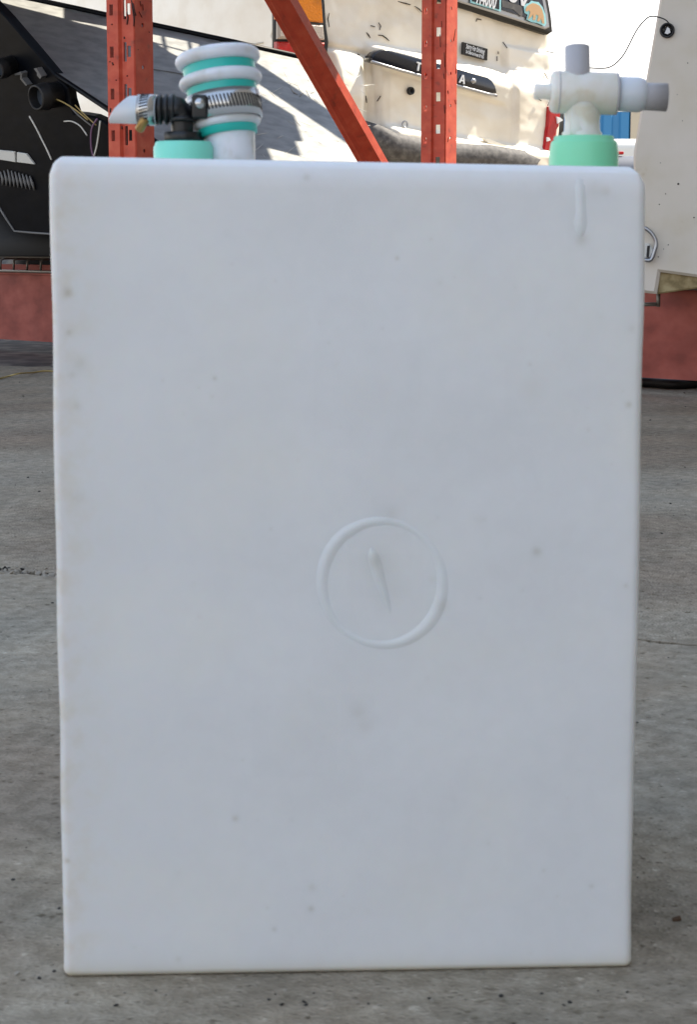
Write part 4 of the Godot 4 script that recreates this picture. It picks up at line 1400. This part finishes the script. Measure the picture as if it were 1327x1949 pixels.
	part("band_slots", sl, M.slot, clamp1).set_meta("kind", "stuff")
	var sw := nst()
	lathe(sw, [Vector2(0, -14 * s), Vector2(8 * s, -14 * s), Vector2(9 * s, -12 * s), Vector2(9 * s, 12 * s), Vector2(7 * s, 14 * s), Vector2(0, 14 * s)], 16, axis_xf(P.call(272, 238, -0.004), Vector3(0.5, 0.8, 0.5)))
	part("clamp_screw", sw, M.brass, clamp1)
	# ---- ribbed filler hose with its big clamp
	var g2 := fit_xf(437, 290, 1.135)
	var o2: Vector3 = g2[0]
	var s2: float = g2[1]
	var ncol := nst()
	lathe(ncol, [Vector2(49 * s2, -30 * s2), Vector2(48.5 * s2, 38 * s2), Vector2(47 * s2, 42 * s2), Vector2(0, 42 * s2)], 40, Transform3D(Basis.IDENTITY, o2))
	var neck := part("filler_neck", ncol, M.rib, t)
	var axd := Vector3(-0.135, 1.0, -0.15).normalized()
	var a0p := o2 + Vector3(-3 * s2, 30 * s2, 0)
	var bx := frame_of(axd)
	var X := func(y: float) -> Transform3D: return Transform3D(bx, a0p + axd * (260.0 - y) * s2)
	var core := nst()
	lathe(core, [Vector2(50 * s2, 0), Vector2(57 * s2, 2 * s2), Vector2(58 * s2, 18 * s2), Vector2(64 * s2, 40 * s2), Vector2(66 * s2, 70 * s2), Vector2(68 * s2, 110 * s2), Vector2(70 * s2, 150 * s2), Vector2(66 * s2, 160 * s2), Vector2(0, 160 * s2)], 48, X.call(260.0))
	var fh := part("filler_hose", core, M.teal, t, "turquoise filler hose with white spiral ribs")
	for q in [[112.0, 68.0, 13.5], [154.0, 67.0, 12.5], [236.0, 57.0, 9.5]]:
		var tr := nst()
		torus(tr, q[1] * s2, q[2] * s2, X.call(q[0]), 56)
		part("hose_rib", tr, M.rib, fh)
	var bnd := nst()
	lathe(bnd, [Vector2(67 * s2, -25 * s2), Vector2(71 * s2, -25 * s2), Vector2(71.5 * s2, 0), Vector2(71 * s2, 25 * s2), Vector2(67 * s2, 25 * s2)], 56, X.call(206.0))
	var clamp2 := part("hose_clamp", bnd, M.steel, t, "big stainless worm drive clamp round the turquoise filler hose")
	var sl2 := nst(true)
	var xf: Transform3D = X.call(206.0)
	for k in 64:
		var a := TAU * k / 64
		var rad: Vector3 = xf.basis.x * cos(a) + xf.basis.z * sin(a)
		var tan: Vector3 = rad.cross(axd)
		box(sl2, xf.origin + rad * 71.4 * s2, rad * 0.6 * s2, (axd + tan * 0.18).normalized() * 26 * s2, tan * 3.2 * s2)
	part("band_slots", sl2, M.slot, clamp2).set_meta("kind", "stuff")
	var hou := nst()
	var hc: Vector3 = xf.origin + Vector3(-42 * s2, -1 * s2, 62 * s2)
	rounded(Vector3(15, 22, 9) * s2, 5 * s2, func(p): return hc + p, hou, 2, 3)
	part("clamp_housing", hou, M.plastic_black, clamp2)
	var bolt := nst()
	lathe(bolt, [Vector2(0, 9 * s2), Vector2(5 * s2, 9 * s2), Vector2(6.5 * s2, 7 * s2), Vector2(9.5 * s2, 6 * s2), Vector2(10.5 * s2, 0), Vector2(10.5 * s2, -8 * s2)], 20, axis_xf(hc + Vector3(1 * s2, 6 * s2, 8 * s2), Vector3(0.35, 0.1, 1)))
	part("clamp_screw", bolt, M.steel, clamp2)
	# ---- right fittings: green boss and white tee
	var g3 := fit_xf(1112, 285, 1.115)
	var o3: Vector3 = g3[0]
	var s3: float = g3[1]
	var Q := func(x: float, y: float, dz: float = 0.0) -> Vector3: return o3 + Vector3((x - 1112) * s3, (285 - y) * s3, -dz)
	var gb := nst()
	lathe(gb, [Vector2(66 * s3, -40 * s3), Vector2(66 * s3, -6 * s3), Vector2(63 * s3, 12 * s3), Vector2(62 * s3, 15 * s3), Vector2(58 * s3, 17 * s3), Vector2(57 * s3, 24 * s3), Vector2(54 * s3, 26 * s3), Vector2(0, 26 * s3)], 44, Transform3D(Basis.IDENTITY, o3))
	part("inlet_boss", gb, M.boss_green, t, "green boss at the top right of the tank")
	var tee := nst()
	lathe(tee, [Vector2(38 * s3, 0), Vector2(38 * s3, 6 * s3), Vector2(34 * s3, 10 * s3), Vector2(33 * s3, 30 * s3), Vector2(36 * s3, 50 * s3), Vector2(36 * s3, 62 * s3), Vector2(0, 62 * s3)], 32, Transform3D(Basis.IDENTITY, Q.call(1108, 259.5)))
	var ta: Vector3 = Q.call(1048, 177)
	var td: Vector3 = (Q.call(1172, 181) - ta).normalized()
	var tx := axis_xf(ta, td)
	lathe(tee, [Vector2(0, -1 * s3), Vector2(33 * s3, -1 * s3), Vector2(38 * s3, 3 * s3), Vector2(39.5 * s3, 8 * s3), Vector2(39.5 * s3, 120 * s3), Vector2(37 * s3, 124 * s3), Vector2(0, 124 * s3)], 36, tx)
	var tb := part("tee_body", tee, M.fitting, t)
	var br := nst()
	lathe(br, [Vector2(0, -32 * s3), Vector2(13 * s3, -32 * s3), Vector2(15 * s3, -29 * s3), Vector2(14 * s3, -14 * s3), Vector2(16 * s3, 2 * s3)], 24, tx)
	part("barb", br, M.fitting, tb)
	var grv := nst()
	torus(grv, 39.2 * s3, 1.2 * s3, Transform3D(tx.basis, tx.origin + td * 14 * s3), 36)
	torus(grv, 37.5 * s3, 2.0 * s3, Transform3D(tx.basis, tx.origin + td * 124.5 * s3), 36)
	part("groove", grv, M.grey_pipe, tb)
	var web := nst()
	prism(web, [Q.call(1087, 190, -0.008), Q.call(1116, 190, -0.008), Q.call(1114, 258, -0.010), Q.call(1082, 258, -0.010)], Vector3(0, 0, -0.004), 0.0008)
	part("web", web, M.fitting, tb)
	var red := nst()
	lathe(red, [Vector2(30 * s3, 126 * s3), Vector2(32.5 * s3, 128 * s3), Vector2(33 * s3, 166 * s3), Vector2(29 * s3, 178 * s3), Vector2(25 * s3, 180 * s3)], 32, tx)
	part("reducer", red, M.hose, tb)
	var tub := nst()
	lathe(tub, [Vector2(21 * s3, 160 * s3), Vector2(21 * s3, 218 * s3), Vector2(26.5 * s3, 220 * s3), Vector2(25.5 * s3, 178 * s3)], 30, Transform3D(tx.basis, tx.origin + Vector3(0, -3 * s3, 0)))
	var tubp := part("tube_stub", tub, M.grey_pipe, tb)
	tubp.set_meta("label", "grey tube pushed into the right end of the tee")
	var vt := nst()
	var va: Vector3 = Q.call(1098, 150)
	var vd: Vector3 = Vector3(-0.01, 1, -0.16).normalized()
	lathe(vt, [Vector2(24 * s3, 0), Vector2(23.5 * s3, 58 * s3), Vector2(21.5 * s3, 59 * s3), Vector2(20 * s3, 57 * s3), Vector2(20 * s3, 20 * s3), Vector2(0, 20 * s3)], 32, axis_xf(va, vd))
	part("vent_pipe", vt, M.grey_pipe, tb)
